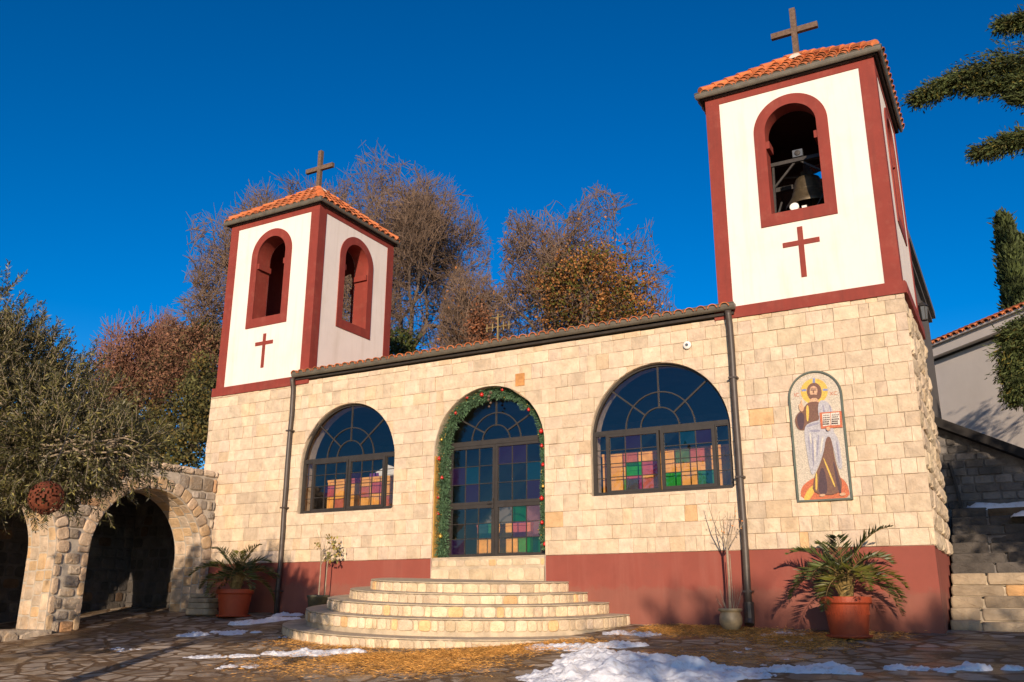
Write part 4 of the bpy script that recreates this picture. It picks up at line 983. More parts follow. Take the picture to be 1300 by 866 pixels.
t,_,_=bare_tree((0,0,0),'large oak with clinging brown leaves in its middle, right of the tallest bare tree',13,31,TWIG,8,spread=.62,up=.05,group=g,rmin=.014,leaves=([OAKL],1500,.13,None),name='oak_tree',side=.45,ratio=.82); fit_tree(t,740,258,228,27,3.0)
t,_,_=bare_tree((0,0,0),'lower bare tree filling the gap between the tallest tree and the oak',10,41,TWIG,7,spread=.6,group=g,rmin=.013,leaves=([OAKL],700,.13,None)); fit_tree(t,610,345,120,28,3.0)
# ivy and leaf mass in the middle of the oak
def leaf_mass(name,blobs,mats,num,size,label,cat,group=None,seed=1,stems=True,loc=None,lo=.45,hi=1.5,tint=(.3,(1.3,.95,.7)),shell=.55,bark=BARK,drop=True):
    r=np.random.default_rng(seed); root=thing(name,loc or (blobs[0][0],blobs[0][1],blobs[0][2]-blobs[0][5]),label,cat,group)
    rl=np.array(root.location); vol=np.array([b[3]*b[4]*b[5] for b in blobs])**.67; pick=r.choice(len(blobs),num//14,p=vol/vol.sum())
    B=np.array(blobs); u=r.normal(size=(len(pick),3)); u/=np.linalg.norm(u,axis=1,keepdims=True); rad=r.uniform(shell**3,1.05,(len(pick),1))**(1/3)
    lump=np.array([noise.noise(Vector(v)*2.2+Vector((seed,0,0))) for v in (u*1.0)+pick[:,None]*.0])[:,None]
    C=B[pick,:3]+u*B[pick,3:6]*rad*(1+.38*lump)
    k=14; P=np.repeat(C,k,0)+r.normal(0,size*1.6,(len(C)*k,3)); D=r.normal(size=P.shape)+np.repeat(u,k,0)*.8
    V,Fq=leafquads(P-rl,D,r.uniform(.6,1.4,len(P))*size,size*.34,seed=seed)
    cl=np.repeat(r.uniform(lo,hi,(len(C),1)),k,0)*r.uniform(.8,1.2,(len(P),1)); c=np.repeat(cl,3,1); m=np.repeat(r.random((len(C),1))<tint[0],k,0); c=np.where(m,c*np.array(tint[1]),c)
    quick('crown',V,Fq,mats,root,np.repeat(c,4,0))
    if stems:
        sg=[]
        base=np.array([blobs[0][0],blobs[0][1],blobs[0][2]-blobs[0][5]*(1.0 if drop else .6)])-rl
        for b in blobs:
            c=np.array(b[:3])-rl; mid=(base+c)/2+r.normal(0,.1,3); w=.05*b[3]+.02
            sg+= [(*base,*mid,w,w*.7),(*mid,*c,w*.7,w*.4)]
            for _ in range(26):
                v=r.normal(size=3); v/=np.linalg.norm(v); e=c+v*np.array(b[3:6])*r.uniform(.7,1.08); h=(c+e)/2+r.normal(0,.08,3); sg+=[(*c,*h,w*.25,w*.15),(*h,*e,w*.15,.008)]
        segs_to_mesh('branches',sg,bark,root,4)
    return root
def blob(px,py,Y,rpx,rpy,dy=None):
    c=aty(px,py,Y); s_=FPX/c.dot(CF); return (c.x,c.y,c.z,rpx/s_,(dy if dy else rpx/s_),rpy/s_)
leaf_mass('ivy_clad_oak',[blob(745,375,24.0,54,48),blob(722,345,24.0,30,28),blob(785,395,24.0,30,26),blob(705,400,24.0,22,22),blob(750,330,24.0,24,18),blob(800,360,24.5,30,30),blob(690,370,24.5,26,26),blob(770,330,24.5,26,22),blob(810,405,24.5,34,22)],[OAKL],8500,.10,'dense rounded oak crown of rusty leaves in front of the larger oak','tree',seed=5,tint=(.34,(.35,.75,.45)),hi=1.35,shell=.4)
leaf_mass('round_shrub',[blob(507,440,24,16,16)],[IVY],1500,.12,'dark green shrub peeping over the roof beside the left tower','shrub',seed=6)
leaf_mass('slim_conifer',[blob(607,425,25,9,30),blob(607,400,25,5,20)],[RUSTL],1800,.10,'slim brownish conifer top just above the church roof','tree',seed=7)
# left hillside scrub
g='russet trees on the left hillside'
for k,(px,py,Y,rx,ry,m_,lab) in enumerate(((185,470,27,42,48,RUSTL,'russet thicket tree in the middle of the left hillside'),(240,460,26,36,42,RUSTL,'russet tree against the left edge of the church'),(140,500,28,34,46,RUSTL,'russet tree rising beside the top of the olive crown'),(215,440,30,30,26,RUSTL,'highest russet tree on the left hillside skyline'))):
    leaf_mass('russet_tree',[blob(px,py,Y,rx,ry),blob(px-rx*.5,py+ry*.3,Y-.5,rx*.6,ry*.6),blob(px+rx*.5,py+ry*.2,Y-.5,rx*.6,ry*.6),blob(px,py-ry*.7,Y,rx*.45,ry*.35)],[m_],6500,.13,lab,'tree',g,seed=20+k,lo=.35,hi=1.5,shell=.75,tint=(.3,(.6,.85,.7)),bark=TWIG2)
g='green shrubs behind the arcade'
for k,(px,py,Y,rx,ry,lab) in enumerate(((235,535,20,30,50,'dark green shrub between the arcade top and the church'),(190,560,20.5,36,40,'green shrub above the arcade arch behind the olive'),(262,430,28,18,20,'dark pine top beside the left bell tower'),(255,500,22,18,50,'tall shaded shrub touching the church corner'),(130,580,21,40,40,'green shrub above the arcade partly behind the olive'))):
    leaf_mass('green_shrub',[blob(px,py,Y,rx,ry),blob(px+rx*.3,py+ry*.6,Y-.3,rx*.8,ry*.6)],[BUSHL],5200,.11,lab,'shrub',g,seed=40+k,lo=.35,hi=1.5,tint=(.25,(1.5,1.1,.8)))
t,_,_=bare_tree((0,0,0),'small bare tree on the left hillside skyline',6,61,TWIG2,6,name='small_bare_tree',rmin=.012,side=.4,spread=.6,leaves=([RUSTL],500,.12,None)); fit_tree(t,172,400,95,27,5.0)
t,_,_=bare_tree((0,0,0),'thin bare treetop on the skyline between olive and church',6,63,TWIG2,6,name='small_bare_tree',rmin=.012,side=.5,spread=.6,leaves=([RUSTL],700,.12,None)); fit_tree(t,215,398,85,28,5.0)
# ---------------------------------------------------------------- olive
def olive():
    r=np.random.default_rng(77); rnd=random.Random(77)
    root=thing('olive_tree',(-9.6,4.7,gz(-9.6,4.7)),'grey-green olive tree in the left foreground spreading over the arcade','tree'); rl=np.array(root.location)
    segs=[];KK=.62; hub=np.array([-14.9,8.0,1.7])*KK; base=np.array([-9.6,4.7,rl[2]-.2])
    def limb(a,b,r0,r1,k=6,sag=.12):
        a=np.array(a);b=np.array(b); pts=[a+(b-a)*i/k+(r.normal(0,.035,3) if 0<i<k else 0)+np.array([0,0,sag*math.sin(PI*i/k)]) for i in range(k+1)]
        for i in range(k): segs.append((*(pts[i]-rl),*(pts[i+1]-rl),r0+(r1-r0)*i/k,r0+(r1-r0)*(i+1)/k))
        return pts
    limb(base,hub,.19,.13,5)
    # crown sample: positions on several lobes
    lobes=[((-15.5,8.9,3.3),(1.75,1.7,1.5)),((-14.2,9.0,2.75),(1.35,1.4,1.0)),((-13.0,9.1,2.42),(.95,1.2,.62)),((-16.0,8.6,4.3),(.9,1.2,1.2)),((-13.9,8.9,2.2),(1.35,1.2,.5)),((-12.2,9.2,2.42),(.60,.7,.34)),((-15.0,8.9,3.9),(.9,1.0,.7))]
    lobes=[(tuple(x*KK for x in c),tuple(x*KK for x in q)) for c,q in lobes]
    ends=[]
    for c,q in lobes:
        pl=limb(hub+r.normal(0,.06,3),c,.055,.026)
        for _ in range(16):
            u=r.normal(size=3);u/=np.linalg.norm(u); e=np.array(c)+u*np.array(q)*r.uniform(.6,.9); ends.append((e,u,limb(pl[r.integers(2,7)],e,.016,.006,5,.03)))
    P=[];D=[];tw=[]
    vol=np.array([q[0]*q[1]*q[2] for c,q in lobes])**.7; vol/=vol.sum(); NS=4500
    pk=r.choice(len(lobes),NS,p=vol)
    for i in range(NS):
        c,q=lobes[pk[i]]; u=r.normal(size=3);u/=np.linalg.norm(u); rr=r.uniform(.35,1.02)**.6
        lum=1+.3*noise.noise(Vector(u*2.6+pk[i]))
        s=np.array(c)+u*np.array(q)*rr*lum
        d=u*.8+r.normal(0,.5,3)+np.array([.1,0,.55 if u[2]>0 else -.15]); d/=np.linalg.norm(d); L=r.uniform(.12,.32)*(1.35 if rr>.9 else 1)
        tw.append((*(s-rl),*(s+d*L-rl),.0035,.0015)); n=int(L/.020)
        for j in range(n):
            p=s+d*L*(j+.5)/n; a=np.cross(d,r.normal(size=3)); a/=np.linalg.norm(a)+1e-9
            for sg in (-1,1): P.append(p); D.append(a*sg*.8+d*.75)
    for c in ends:
        pass
    segs_to_mesh('trunk',segs,OLIVEB,root,7); segs_to_mesh('twigs',tw,OLIVEB,root,3)
    P=np.array(P)-rl;D=np.array(D); n=len(P); V,Fq=leafquads(P,D,r.uniform(.040,.066,n),.0070,seed=5)
    quick('leaves',V,Fq,[OLIVE],root,colvar(n,.3,1.2,6,(.20,(3.0,2.8,2.6))))  # bright share of leaves paints sunlit glints on the dark crown
    print('olive leaves',n)
olive()
rb=thing('rust_ball',(-13.35,4.2,0),'rusty pierced metal ball hanging from the olive in front of the arcade','hanging ornament')
q=aty(59,632,4.2); rb.location=q
m=MB(); rr=.124
vs=[];n=26
for i in range(n+1):
    for j in range(2*n):
        a=PI*i/n;b=2*PI*j/(2*n); d=Vector((math.sin(a)*math.cos(b),math.sin(a)*math.sin(b),math.cos(a))); k=rr*(1+.02*noise.noise(d*7)); vs.append(d*k)
hol=random.Random(5); fs=[]
for i in range(n):
    for j in range(2*n):
        d=(Vector(vs[i*2*n+j])).normalized()
        if noise.noise(d*11)>.10: continue
        fs.append((i*2*n+j,i*2*n+(j+1)%(2*n),(i+1)*2*n+(j+1)%(2*n),(i+1)*2*n+j))
m.add(vs,fs); m.build('pierced_shell',RUST,rb,False)
m=MB(); m.tube([(0,0,rr),(-.15,.3,.9)],.004,5); m.build('hanging_wire',IRON,rb)
# ---------------------------------------------------------------- conifers on the right
def conifer_bough(P,D,C,SG,path,wid,r,dens=260,size=.07,droop=.25):
    """dense flat sprays along a drooping bough"""
    path=[np.array(p,dtype=float) for p in path]; k=len(path)-1
    for i in range(k): SG.append((*path[i],*path[i+1],.03*(1-i/(k+1))+.006,.03*(1-(i+1)/(k+1))+.005))
    L=sum(np.linalg.norm(path[i+1]-path[i]) for i in range(k)); n=int(dens*L)
    for _ in range(n):
        t=r.random()**.9*k; i=min(int(t),k-1); b=path[i]+(path[i+1]-path[i])*(t-i); w=wid*(1-.85*(t/k))+.05; tg=path[i+1]-path[i]; tg/=np.linalg.norm(tg)
        o=r.normal(size=3)*np.array([.5,.6,.32])*w; s=b+o; g=r.uniform(.45,1.5)
        d0=tg*.8+o*.9+r.normal(0,.35,3)+np.array([0,0,-droop*.3]); d0/=np.linalg.norm(d0)
        for j in range(9):
            P.append(s+d0*size*j*.35+r.normal(0,size*.25,3)); D.append(d0+r.normal(0,.45,3)); C.append(g*r.uniform(.8,1.2))
def conifer():
    r=np.random.default_rng(9); X,Y=5.6,20.5; zb=2.0
    root=thing('conifer_tree',(X,Y,zb),'large dark conifer reaching in from the right edge with drooping boughs','tree'); P=[];D=[];C=[];SG=[]; rl=np.array(root.location)
    def W(px,py,y=20.): v=aty(px,py,y); return (v.x,v.y,v.z)
    B=[([W(1420,90),W(1330,78),W(1265,85),W(1215,102),W(1168,124)],.50),([W(1420,20),W(1330,20),W(1275,32)],.32),([W(1420,170),W(1330,172),W(1285,180),W(1245,194)],.28),([W(1400,110),W(1340,110),W(1290,105),W(1240,112)],.34),([W(1400,140),W(1340,122),W(1290,122)],.3),
       ([W(1420,380),W(1340,410),W(1288,440),W(1282,470)],.5),([W(1420,400),W(1350,440),W(1300,480),W(1292,500)],.5),([W(1420,350),W(1350,390),W(1305,415),W(1285,425)],.42)]
    for p,w in B: conifer_bough(P,D,C,SG,p,w,r,dens=420,size=.085)
    for k in range(70):
        z=1.2+15*(k/70); a=r.uniform(0,2*PI); L=3.0*(1-(k/90))*r.uniform(.7,1.0)
        b=np.array([X,Y,z+zb]); e=b+np.array([math.cos(a)*L,math.sin(a)*L,-.35*L]); m=(b+e)/2+np.array([0,0,.15])
        conifer_bough(P,D,C,SG,[b,m,e],.55,r,dens=90,size=.13)
    SG.append((X,Y,zb-.2,X,Y,zb+6,.26,.16)); SG.append((X,Y,zb+6,X,Y,zb+16.5,.16,.03))
    SG=np.array(SG); SG[:,:3]-=rl;SG[:,3:6]-=rl; segs_to_mesh('trunk',SG,BARK,root,6)
    P=np.array(P)-rl; D=np.array(D); n=len(P); V,Fq=leafquads(P,D,r.uniform(.06,.13,n),.014,seed=4); c=np.repeat(np.array(C)[:,None],3,1)
    m=r.random((n,1))<.12; c=np.where(m,c*np.array([2.,1.25,.8]),c)
    quick('crown',V,Fq,[CONIF],root,np.repeat(c,4,0)); print('conifer',n)
conifer()
def cypress(px,pyt,Y,wpx,zb,label,seed):
    r=np.random.default_rng(seed); t=aty(px,pyt,Y); s_=FPX/t.dot(CF); w=wpx/s_/2; H=t.z-zb
    root=thing('cypress',(t.x,Y,zb),label,'tree','cypresses behind the house'); n=2600; k=12
    h=r.uniform(0,1,n); a=r.uniform(0,2*PI,n); rad=w*np.minimum(1,(1-h)**.55*1.05)*(.82+.22*np.array([noise.noise(Vector((math.cos(x)*1.5,math.sin(x)*1.5,y*H*.9+seed))) for x,y in zip(a,h)])*1.4)*r.uniform(.75,1.05,n)
    C=np.stack([np.cos(a)*rad,np.sin(a)*rad,h*H],1); P=np.repeat(C,k,0)+r.normal(0,.09,(n*k,3)); D=r.normal(0,.35,(n*k,3))+np.array([0,0,1])+np.repeat(np.stack([np.cos(a),np.sin(a),0*a],1),k,0)*.5
    V,Fq=leafquads(P,D,r.uniform(.12,.26,n*k),.035,seed=seed); g=np.repeat(r.uniform(.4,1.5,(n,1)),k,0); quick('crown',V,Fq,[CONIF],root,np.repeat(np.repeat(g,3,1),4,0))
    segs_to_mesh('trunk',[(0,0,-.5,0,0,H*.9,.16,.03)],BARK,root,7)
cypress(1273,276,33,42,4,'dark columnar cypress behind the tiled house, the taller left one',1)
cypress(1296,305,33.5,44,4,'shorter cypress half hidden at the right edge behind the tiled house',2)
# ================================================================ house, walls and stairs on the right
ho=thing('grey_house',(2,23,3),'plain grey rendered house with an orange tiled roof beyond the right tower','house')
Pa=aty(1175,447,27); d=Vector((.674,-.739,0)).normalized(); nrm=Vector((-.739,-.674,0)).normalized(); zE=Pa.z
Oo=Vector((Pa.x,Pa.y,0))-d*5
def HB(mb,s0,s1,q0,q1,z0,z1,mat=0):
    T=Matrix(((d.x,-nrm.x,0,Oo.x),(d.y,-nrm.y,0,Oo.y),(0,0,1,0),(0,0,0,1))); mb.box(s0,s1,q0,q1,z0,z1,mat,(1,1,1),T)
m=MB(); HB(m,0,17,0,7,-1,zE-.30); m.build('wall',HOUSE,ho)
m=MB(); HB(m,0,17.2,-.22,7.2,zE-.30,zE-.02); m.build('eave_fascia',HOUSE,ho)
m=MB(); HB(m,0,17.2,-.31,7.2,zE-.019,zE+.03); m.build('eave_board',HOUSE,ho)
m=MB(); HB(m,0,17.2,-.02,.0-.001,zE-.36,zE-.301); m.build('painted_shadow_line',SOFF,ho)  # dark strip standing in for the shadow line under the fascia
m=MB(); Sv=(-nrm*math.cos(.42)+Vector((0,0,1))*math.sin(.42)).normalized(); Nv=d.cross(Sv)
E0=Oo+nrm*.30+Vector((0,0,zE)); tile_field(m,E0,d,Sv,Nv,17.2,lambda u:2.2,sp=.235,tl=.40,r0=.10,r1=.085); m.add([E0,E0+d*17.2,E0+d*17.2+Sv*4,E0+Sv*4],[(0,1,2,3)],0,(.5,.45,.45)); m.build('roof',TERRA,ho)
reloc(ho)
# shed roof and dark stone wall
wl_=thing('field_stone_wall',(1,21,2),'dark shaded stone wall with a sloping dark coping below the grey house','wall')
a=aty(1185,541,21.2); b=aty(1300,583,21.2); slope=(b.z-a.z)/(b.x-a.x)
def topz(x): return a.z+slope*(x-a.x)
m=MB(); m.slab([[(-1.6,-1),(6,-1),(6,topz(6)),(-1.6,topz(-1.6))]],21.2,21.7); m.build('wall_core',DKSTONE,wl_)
m=MB()
def wm(u,v,dd): return (u,21.2-dd,v)
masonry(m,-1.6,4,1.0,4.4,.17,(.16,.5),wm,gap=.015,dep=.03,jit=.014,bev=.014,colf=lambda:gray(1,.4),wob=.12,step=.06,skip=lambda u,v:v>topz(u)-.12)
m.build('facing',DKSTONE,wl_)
m=MB(); T=Matrix.Translation((a.x-.4,21.3,topz(a.x-.4)))@Matrix.Rotation(-math.atan(slope),4,'Y'); m.box(0,6,-.45,.6,-.02,.16,T=T); m.build('coping',FELT,wl_)
m=MB(); q0=aty(1206,586,21.1);q1=aty(1222,648,21.1); m.bar(q0,q1,.05); m.build('leaning_post',IRON,wl_)
reloc(wl_)
# stairs
sr=thing('side_staircase',(.5,16.5,0),'stone staircase climbing past the right side of the church','steps')
nst=12
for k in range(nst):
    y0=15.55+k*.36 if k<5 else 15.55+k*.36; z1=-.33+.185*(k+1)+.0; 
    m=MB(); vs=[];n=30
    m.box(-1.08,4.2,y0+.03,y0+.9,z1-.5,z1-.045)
    st_=m.build('stair_step',STEPM if k<5 else DKSTONE,sr)  # upper steps take the dark stone to paint in their shade
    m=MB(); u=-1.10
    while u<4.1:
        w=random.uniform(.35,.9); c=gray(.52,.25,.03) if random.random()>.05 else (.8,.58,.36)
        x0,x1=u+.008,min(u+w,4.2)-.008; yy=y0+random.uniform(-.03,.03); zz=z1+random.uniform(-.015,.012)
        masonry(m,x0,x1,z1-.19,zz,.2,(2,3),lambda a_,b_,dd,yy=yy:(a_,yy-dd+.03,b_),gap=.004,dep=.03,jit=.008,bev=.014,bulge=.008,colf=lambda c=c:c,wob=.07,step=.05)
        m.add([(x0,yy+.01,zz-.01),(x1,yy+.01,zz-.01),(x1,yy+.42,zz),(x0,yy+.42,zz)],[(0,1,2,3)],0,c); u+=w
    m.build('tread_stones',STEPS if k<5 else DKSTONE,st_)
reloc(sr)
m=MB(); zt=-.33+.185*nst; m.box(-1.1,4.2,15.55+nst*.36,21.3,zt-1,zt-.02); o=m.build('upper_terrace',STEPM); tag(o,kind='structure')
# ================================================================ ground, hills
def ground_mat():
    t=NT('flagstone_paving'); geo=t.co(); mp=t.N('ShaderNodeMapping'); t.L(geo,mp.inputs[0]); mp.inputs['Scale'].default_value=(1,1.25,.0)
    wn=t.noise(1.5,3,.6,mp.outputs[0],'Color'); wm=t.N('ShaderNodeMix',data_type='RGBA',blend_type='LINEAR_LIGHT'); wm.inputs[0].default_value=.10; t.L(mp.outputs[0],wm.inputs[6]); t.L(wn,wm.inputs[7]); co=wm.outputs[2]
    def vor(feat,out,sc=2.5):
        v=t.N('ShaderNodeTexVoronoi',feature=feat); v.inputs['Scale'].default_value=sc; v.inputs['Randomness'].default_value=.9; t.L(co,v.inputs['Vector']); return v.outputs[out]
    edge=vor('DISTANCE_TO_EDGE','Distance'); cell=vor('F1','Color'); sep=t.N('ShaderNodeSeparateColor'); t.L(cell,sep.inputs[0])
    n1=t.noise(14,5,.7); n2=t.noise(1.1,4,.6); 
    e2=t.math('ADD',edge,t.math('MULTIPLY',t.math('SUBTRACT',n1,.5),.10)); mask=t.ramp(e2,[(.05,0),(.11,1)])
    stone=t.mix((.34,.275,.205),(.50,.42,.32),sep.outputs[0]); stone=t.mix(stone,(.26,.175,.095),t.math('MULTIPLY',t.ramp(t.noise(2.2,6,.7),[(.45,0),(.6,1)]),.75))
    stone=t.mix(stone,(.12,.085,.055),t.math('MULTIPLY',t.ramp(sep.outputs[1],[(.55,0),(.75,1)]),.65))
    soil=t.mix((.07,.042,.022),(.20,.115,.05),t.noise(22,4,.7))
    base=t.mix(soil,stone,mask)
    cover=t.ramp(t.math('ADD',t.noise(.55,5,.65),t.math('MULTIPLY',t.math('SUBTRACT',n1,.5),.25)),[(.50,0),(.60,1)]); base=t.mix(base,soil,t.math('MULTIPLY',cover,.8))
    t.L(base,t.b.inputs['Base Color'])
    wet=t.ramp(n2,[(.45,.8),(.62,.28)]); t.L(wet,t.b.inputs['Roughness']); t.b.inputs['Specular IOR Level'].default_value=.35
    h=t.math('ADD',t.math('MULTIPLY',mask,.6),t.math('ADD',t.math('MULTIPLY',n1,.35),t.math('MULTIPLY',sep.outputs[2],.3))); t.bump(h,.9,.045); return t.m
GM=ground_mat()
xs=[-2500,-400,-60,-19,2,40,300,2500]; 
ys=[-2500,-400,-30,0,15.4,30,300,2500]; m=MB(); vs=[(x,y,gz(x,y)) for y in ys for x in xs]; n=len(xs)
m.add(vs,[(j*n+i,j*n+i+1,(j+1)*n+i+1,(j+1)*n+i) for j in range(len(ys)-1) for i in range(n-1)]); o=m.build('ground',GM); tag(o,kind='structure')
hm=M('hillside_scrub',(.11,.085,.045),.95,.4,.5,3,.8,.1)
def hz(x,y):
    t=max(0,min(1,(y-21.5)/9)); e=3.4*t*t*(3-2*t)+max(0,min(60,y-32))*.07
    return -.8+e*(1)+.35*noise.noise(Vector((x*.12,y*.12,3)))+(1.2 if y>22 else 0)
m=MB(); nx,ny=60,44; X=[-90+i*150/(nx-1) for i in range(nx)];Y_=[19.5+((j/(ny-1))**1.8)*160 for j in range(ny)]
m.add([(x,y,hz(x,y)) for y in Y_ for x in X],[(j*nx+i,j*nx+i+1,(j+1)*nx+i+1,(j+1)*nx+i) for j in range(ny-1) for i in range(nx-1)])
o=m.build('hillside',hm,None,True); tag(o,kind='structure')
# ================================================================ snow
def ground_xy(px,py): 
    p=gpt(px,py); return p.x,p.y
SN=NT('snow'); SN.b.inputs['Base Color'].default_value=(.80,.82,.86,1); SN.b.inputs['Roughness'].default_value=.55
SN.b.inputs['Subsurface Weight'].default_value=.0
SN.L(SN.mix((.80,.82,.86),(.42,.33,.22),SN.math('MULTIPLY',SN.ramp(SN.noise(9,6,.75),[(.52,0),(.70,1)]),.65)),SN.b.inputs['Base Color']); SN.bump(SN.noise(35,5,.75),.7,.02); SNOW=SN.m
blobs=[]
def sp(px0,py0,px1,py1,w,h,n=14,jit=.12,seed=0):
    r=random.Random(seed+int(px0)); a=ground_xy(px0,py0);b=ground_xy(px1,py1)
    for i in range(n):
        t=(i+r.random()*.6)/n; blobs.append((a[0]+(b[0]-a[0])*t+r.gauss(0,jit),a[1]+(b[1]-a[1])*t+r.gauss(0,jit),w*r.uniform(.5,1.25),h*r.uniform(.45,1.25)))
sp(700,862,905,856,.42,.26,22,.18); sp(720,843,860,843,.30,.24,18,.15); sp(740,830,830,838,.22,.22,8,.1); sp(800,866,980,858,.30,.10,14,.12); sp(680,822,810,820,.24,.10,16,.12); sp(780,802,835,808,.2,.07,9,.1); sp(690,862,760,870,.3,.16,8)
sp(900,852,1085,853,.16,.10,22,.06); sp(1045,846,1075,850,.12,.14,5,.05); sp(1130,849,1205,850,.13,.07,9,.05); sp(1205,848,1245,850,.14,.12,5,.04); sp(1275,849,1300,850,.14,.13,4,.05)
sp(232,807,320,803,.20,.09,12,.12); sp(300,793,372,785,.24,.12,12,.15); sp(355,783,372,780,.2,.12,4,.1)
sp(235,835,330,832,.13,.07,10,.05); sp(330,832,470,827,.17,.10,18,.07); sp(275,848,335,846,.10,.04,6,.05); sp(975,806,1012,805,.18,.05,4,.06); sp(1000,815,1025,815,.10,.03,3); sp(930,826,965,824,.07,.03,3); sp(345,810,352,810,.1,.05,2); sp(130,826,180,826,.10,.02,4); sp(975,842,1010,842,.06,.03,2)
SW=0
x0=min(b[0] for b in blobs)-.8;x1=max(b[0] for b in blobs)+.8;y0=min(b[1] for b in blobs)-.8;y1=min(15,max(b[1] for b in blobs)+.8)
dxy=.022; nx=int((x1-x0)/dxy);ny=int((y1-y0)/dxy); gx=np.linspace(x0,x1,nx);gy=np.linspace(y0,y1,ny); GX,GY=np.meshgrid(gx,gy)
# cheap value noise
def vnoise(GX,GY,sc,seed):
    r=np.random.default_rng(seed); T=r.random((256,256)); u=GX/sc;v=GY/sc; i=np.floor(u).astype(int);j=np.floor(v).astype(int); fu=u-i;fv=v-j; fu=fu*fu*(3-2*fu);fv=fv*fv*(3-2*fv)
    g=lambda a,b:T[a%256,b%256]
    return (g(i,j)*(1-fu)+g(i+1,j)*fu)*(1-fv)+(g(i,j+1)*(1-fu)+g(i+1,j+1)*fu)*fv-.5
H=np.zeros_like(GX); W_=np.zeros_like(GX)
for bx,by,bw,bh in blobs:
    i0,i1=np.searchsorted(gx,(bx-bw*1.3,bx+bw*1.3)); j0,j1=np.searchsorted(gy,(by-bw*1.1,by+bw*1.1)); sl_=(slice(j0,j1),slice(i0,i1))
    f=np.clip(1-((GX[sl_]-bx)/bw)**2-((GY[sl_]-by)/(bw*.85))**2,0,1)**.6; H[sl_]+=bh*f; W_[sl_]+=f
n1=vnoise(GX,GY,.22,1)+vnoise(GX,GY,.11,5)*.7; n2=vnoise(GX,GY,.055,2)+vnoise(GX,GY,.03,3)*.6
H=.44*H/(1+.6*W_)*(1+1.0*n1)+.048*np.abs(n2)*(W_>.1)+.012*n2*(W_>.02)-.014-.03*np.clip(vnoise(GX,GY,.12,9)+.1,0,1)*(W_<.5)
Gz=-.10-.017*(np.clip(GX,-19,2)+14)-.11*(15-GY)
keep=(H>0.0); fk=keep[:-1,:-1]|keep[1:,:-1]|keep[:-1,1:]|keep[1:,1:]
ID=np.arange(nx*ny).reshape(ny,nx); Q=np.stack([ID[:-1,:-1][fk],ID[:-1,1:][fk],ID[1:,1:][fk],ID[1:,:-1][fk]],1)
V=np.stack([GX.ravel(),GY.ravel(),(Gz+np.maximum(H,-.02)).ravel()],1); used,inv=np.unique(Q,return_inverse=True); Q=inv.reshape(-1,4); V=V[used]
o=quick('snow_patches',V,Q,[SNOW]); o.data.polygons.foreach_set('use_smooth',[True]*len(o.data.polygons)); tag(o,'melting white snow patches lying on the brown paving','snow',kind='stuff'); print('snow',len(V))
q0=aty(1222,646,19.9);
m=MB(); 
nx2,ny2=60,20
for (xa,xb,ya,yb,zz,th) in ((q0.x,4,19.95,21.2,zt-.02,.12),(-.1,4,18.8,19.6,zt-.25,.07)):
    vs=[(xa+(xb-xa)*i/nx2,ya+(yb-ya)*j/ny2,zz+(0 if i in(0,nx2) or j in(0,ny2) else th*(1+.8*noise.noise(Vector((i*.3,j*.4,zz)))))) for j in range(ny2+1) for i in range(nx2+1)]; w=nx2+1
    m.add(vs,[(j*w+i,j*w+i+1,(j+1)*w+i+1,(j+1)*w+i) for j in range(ny2) for i in range(nx2)])
o=m.build('terrace_snow',SNOW,None,True); tag(o,'bluish shaded snow on the terrace at the head of the side stairs','snow',kind='stuff')
# ================================================================ dry needles litter
r=np.random.default_rng(12); P=[]
def litter(px0,py0,px1,py1,spread,n):
    a=ground_xy(px0,py0);b=ground_xy(px1,py1); n=int(n*1.7); t=r.random(n); c=np.stack([a[0]+(b[0]-a[0])*t,a[1]+(b[1]-a[1])*t],1)+r.normal(0,spread,(n,2)); P.append(c)
litter(365,812,480,825,.35,3000); litter(430,838,660,828,.22,9000); litter(480,846,600,846,.35,4500); litter(640,822,740,818,.3,3500); litter(820,800,940,800,.35,7000); litter(940,806,1040,812,.35,3500); litter(1000,818,1060,822,.25,1200); litter(1060,812,1130,806,.25,900); litter(330,840,430,850,.4,1500); litter(820,842,1000,830,.5,1500)
P=np.concatenate(P); n=len(P); z=-.10-.017*(np.clip(P[:,0],-19,2)+14)-.11*(15-P[:,1]); lump=np.clip(vnoise(P[:,0],P[:,1],.3,8)+.25,0,1)*.05
P3=np.stack([P[:,0],P[:,1],z+.006+r.random(n)*(.01+lump)],1)
rs=(P[:,0]+9.1)**2+(P[:,1]-15)**2; k=(rs>3.5**2)&(P[:,1]<14.97); P3=P3[k]; n=len(P3); a=r.uniform(0,2*PI,n); D=np.stack([np.cos(a),np.sin(a),r.normal(0,.22,n)],1); V,Fq=leafquads(P3,D,r.uniform(.03,.11,n),.0022,seed=2)
o=quick('needle_litter',V,Fq,[STRAWM],None,colvar(n,.5,1.5,3,(.3,(.55,.5,.45)))); tag(o,'orange brown dry needles and straw strewn round the steps and along the wall','litter',kind='stuff'); print('litter',n)
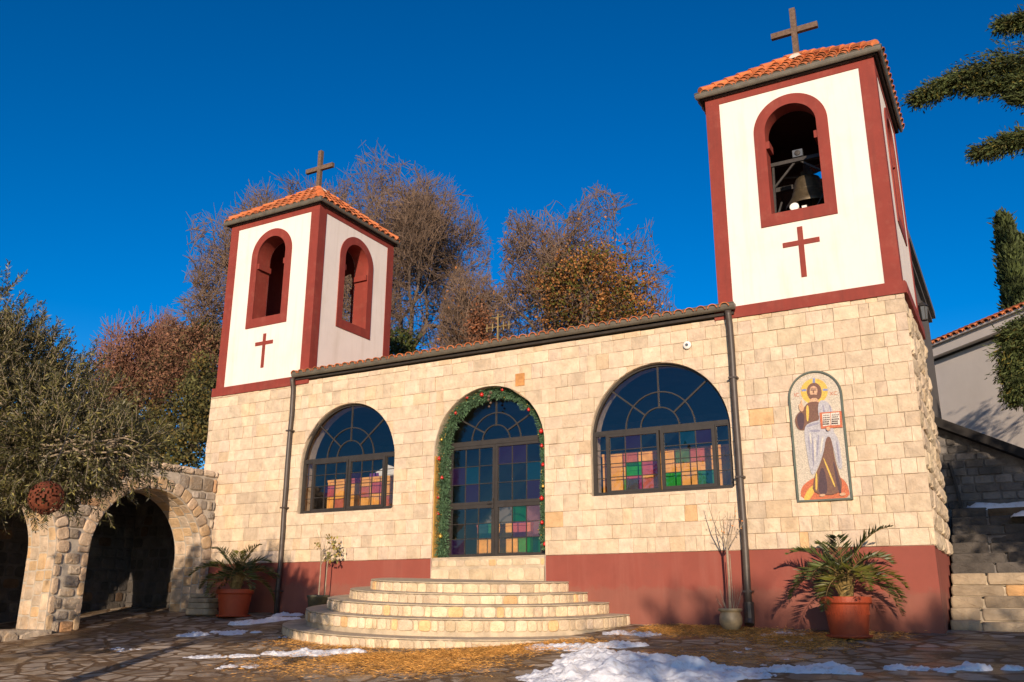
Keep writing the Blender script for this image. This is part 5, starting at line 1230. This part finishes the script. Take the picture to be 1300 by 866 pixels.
# ================================================================ trees behind the viewer and added foliage, which shade the scene
SUN_EL=math.radians(12.5)
sd=Vector((.43,-.903,0)).normalized(); sunv=(sd*math.cos(SUN_EL)+Vector((0,0,math.sin(SUN_EL))))
def behind(x,y,dist): return (x+sd.x*dist,y+sd.y*dist)
X,Y=behind(-1.9,15,27); t,_,_=bare_tree((X,Y,gz(X,Y)),'bare tree standing behind the viewer on the right',13.2,91,TWIG,6,R0=.2,spread=.6,name='bare_tree',rmin=.042,side=.34,ratio=.76)
X,Y=behind(-.9,15,20); t,_,_=bare_tree((X,Y,gz(X,Y)),'slender bare tree behind the viewer near the stairs',9.6,95,TWIG,6,R0=.14,spread=.55,name='bare_tree',rmin=.032,side=.4,ratio=.75)
X,Y=behind(-15.7,13.9,14); leaf_mass('shade_foliage',[(X,Y,2.9,1.05,1.0,1.45),(X+.8,Y+.3,2.5,.8,.8,.8)],[IVY],7000,.15,'low spreading evergreen tree beside the viewer','tree',seed=99,stems=False)  # leaf blobs added out of view, shaped to shade arcade foot and ground
X,Y=behind(-.1,19.0,12); leaf_mass('stair_shade_foliage',[(X,Y,4.75,.80,1.0,1.6),(X+.8,Y,4.7,1.0,1.3,1.7),(X+2.4,Y,4.8,1.4,1.6,1.7),(X+.2,Y+.5,4.1,.7,.8,.9)],[IVY],13000,.17,'added foliage outside the view to shade the side stairs','tree',seed=98,stems=False)  # unseen leaf blobs added to darken the upper stairs
# ================================================================ light, sky
w=bpy.data.worlds.new('World'); scene.world=w; w.use_nodes=True; nt=w.node_tree; bg=nt.nodes['Background']; sky=nt.nodes.new('ShaderNodeTexSky'); sky.sky_type='NISHITA'; sky.sun_disc=False
sky.sun_elevation=SUN_EL; sky.sun_rotation=math.atan2(sd.x,sd.y); sky.altitude=900; sky.air_density=1.0; sky.dust_density=.5; sky.ozone_density=3.5
hs=nt.nodes.new('ShaderNodeHueSaturation'); hs.inputs['Saturation'].default_value=1.24; hs.inputs['Value'].default_value=.88; hs.inputs['Hue'].default_value=.503
gm=nt.nodes.new('ShaderNodeGamma'); gm.inputs[1].default_value=1.22; nt.links.new(sky.outputs[0],gm.inputs[0]); nt.links.new(gm.outputs[0],hs.inputs['Color']); nt.links.new(hs.outputs[0],bg.inputs[0]); bg.inputs[1].default_value=.10
sl=bpy.data.lights.new('sun','SUN'); sl.energy=4.8; sl.angle=math.radians(.53); sl.color=(1,.795,.60); so=bpy.data.objects.new('sun',sl); COL.objects.link(so)
so.rotation_euler=sunv.to_track_quat('Z','Y').to_euler()
scene.view_settings.view_transform='Standard'; scene.view_settings.look='None'; scene.view_settings.exposure=.30; scene.view_settings.gamma=1
scene.render.engine='CYCLES'; scene.cycles.max_bounces=8; scene.cycles.transparent_max_bounces=16
scene.render.resolution_x=1024; scene.render.resolution_y=682
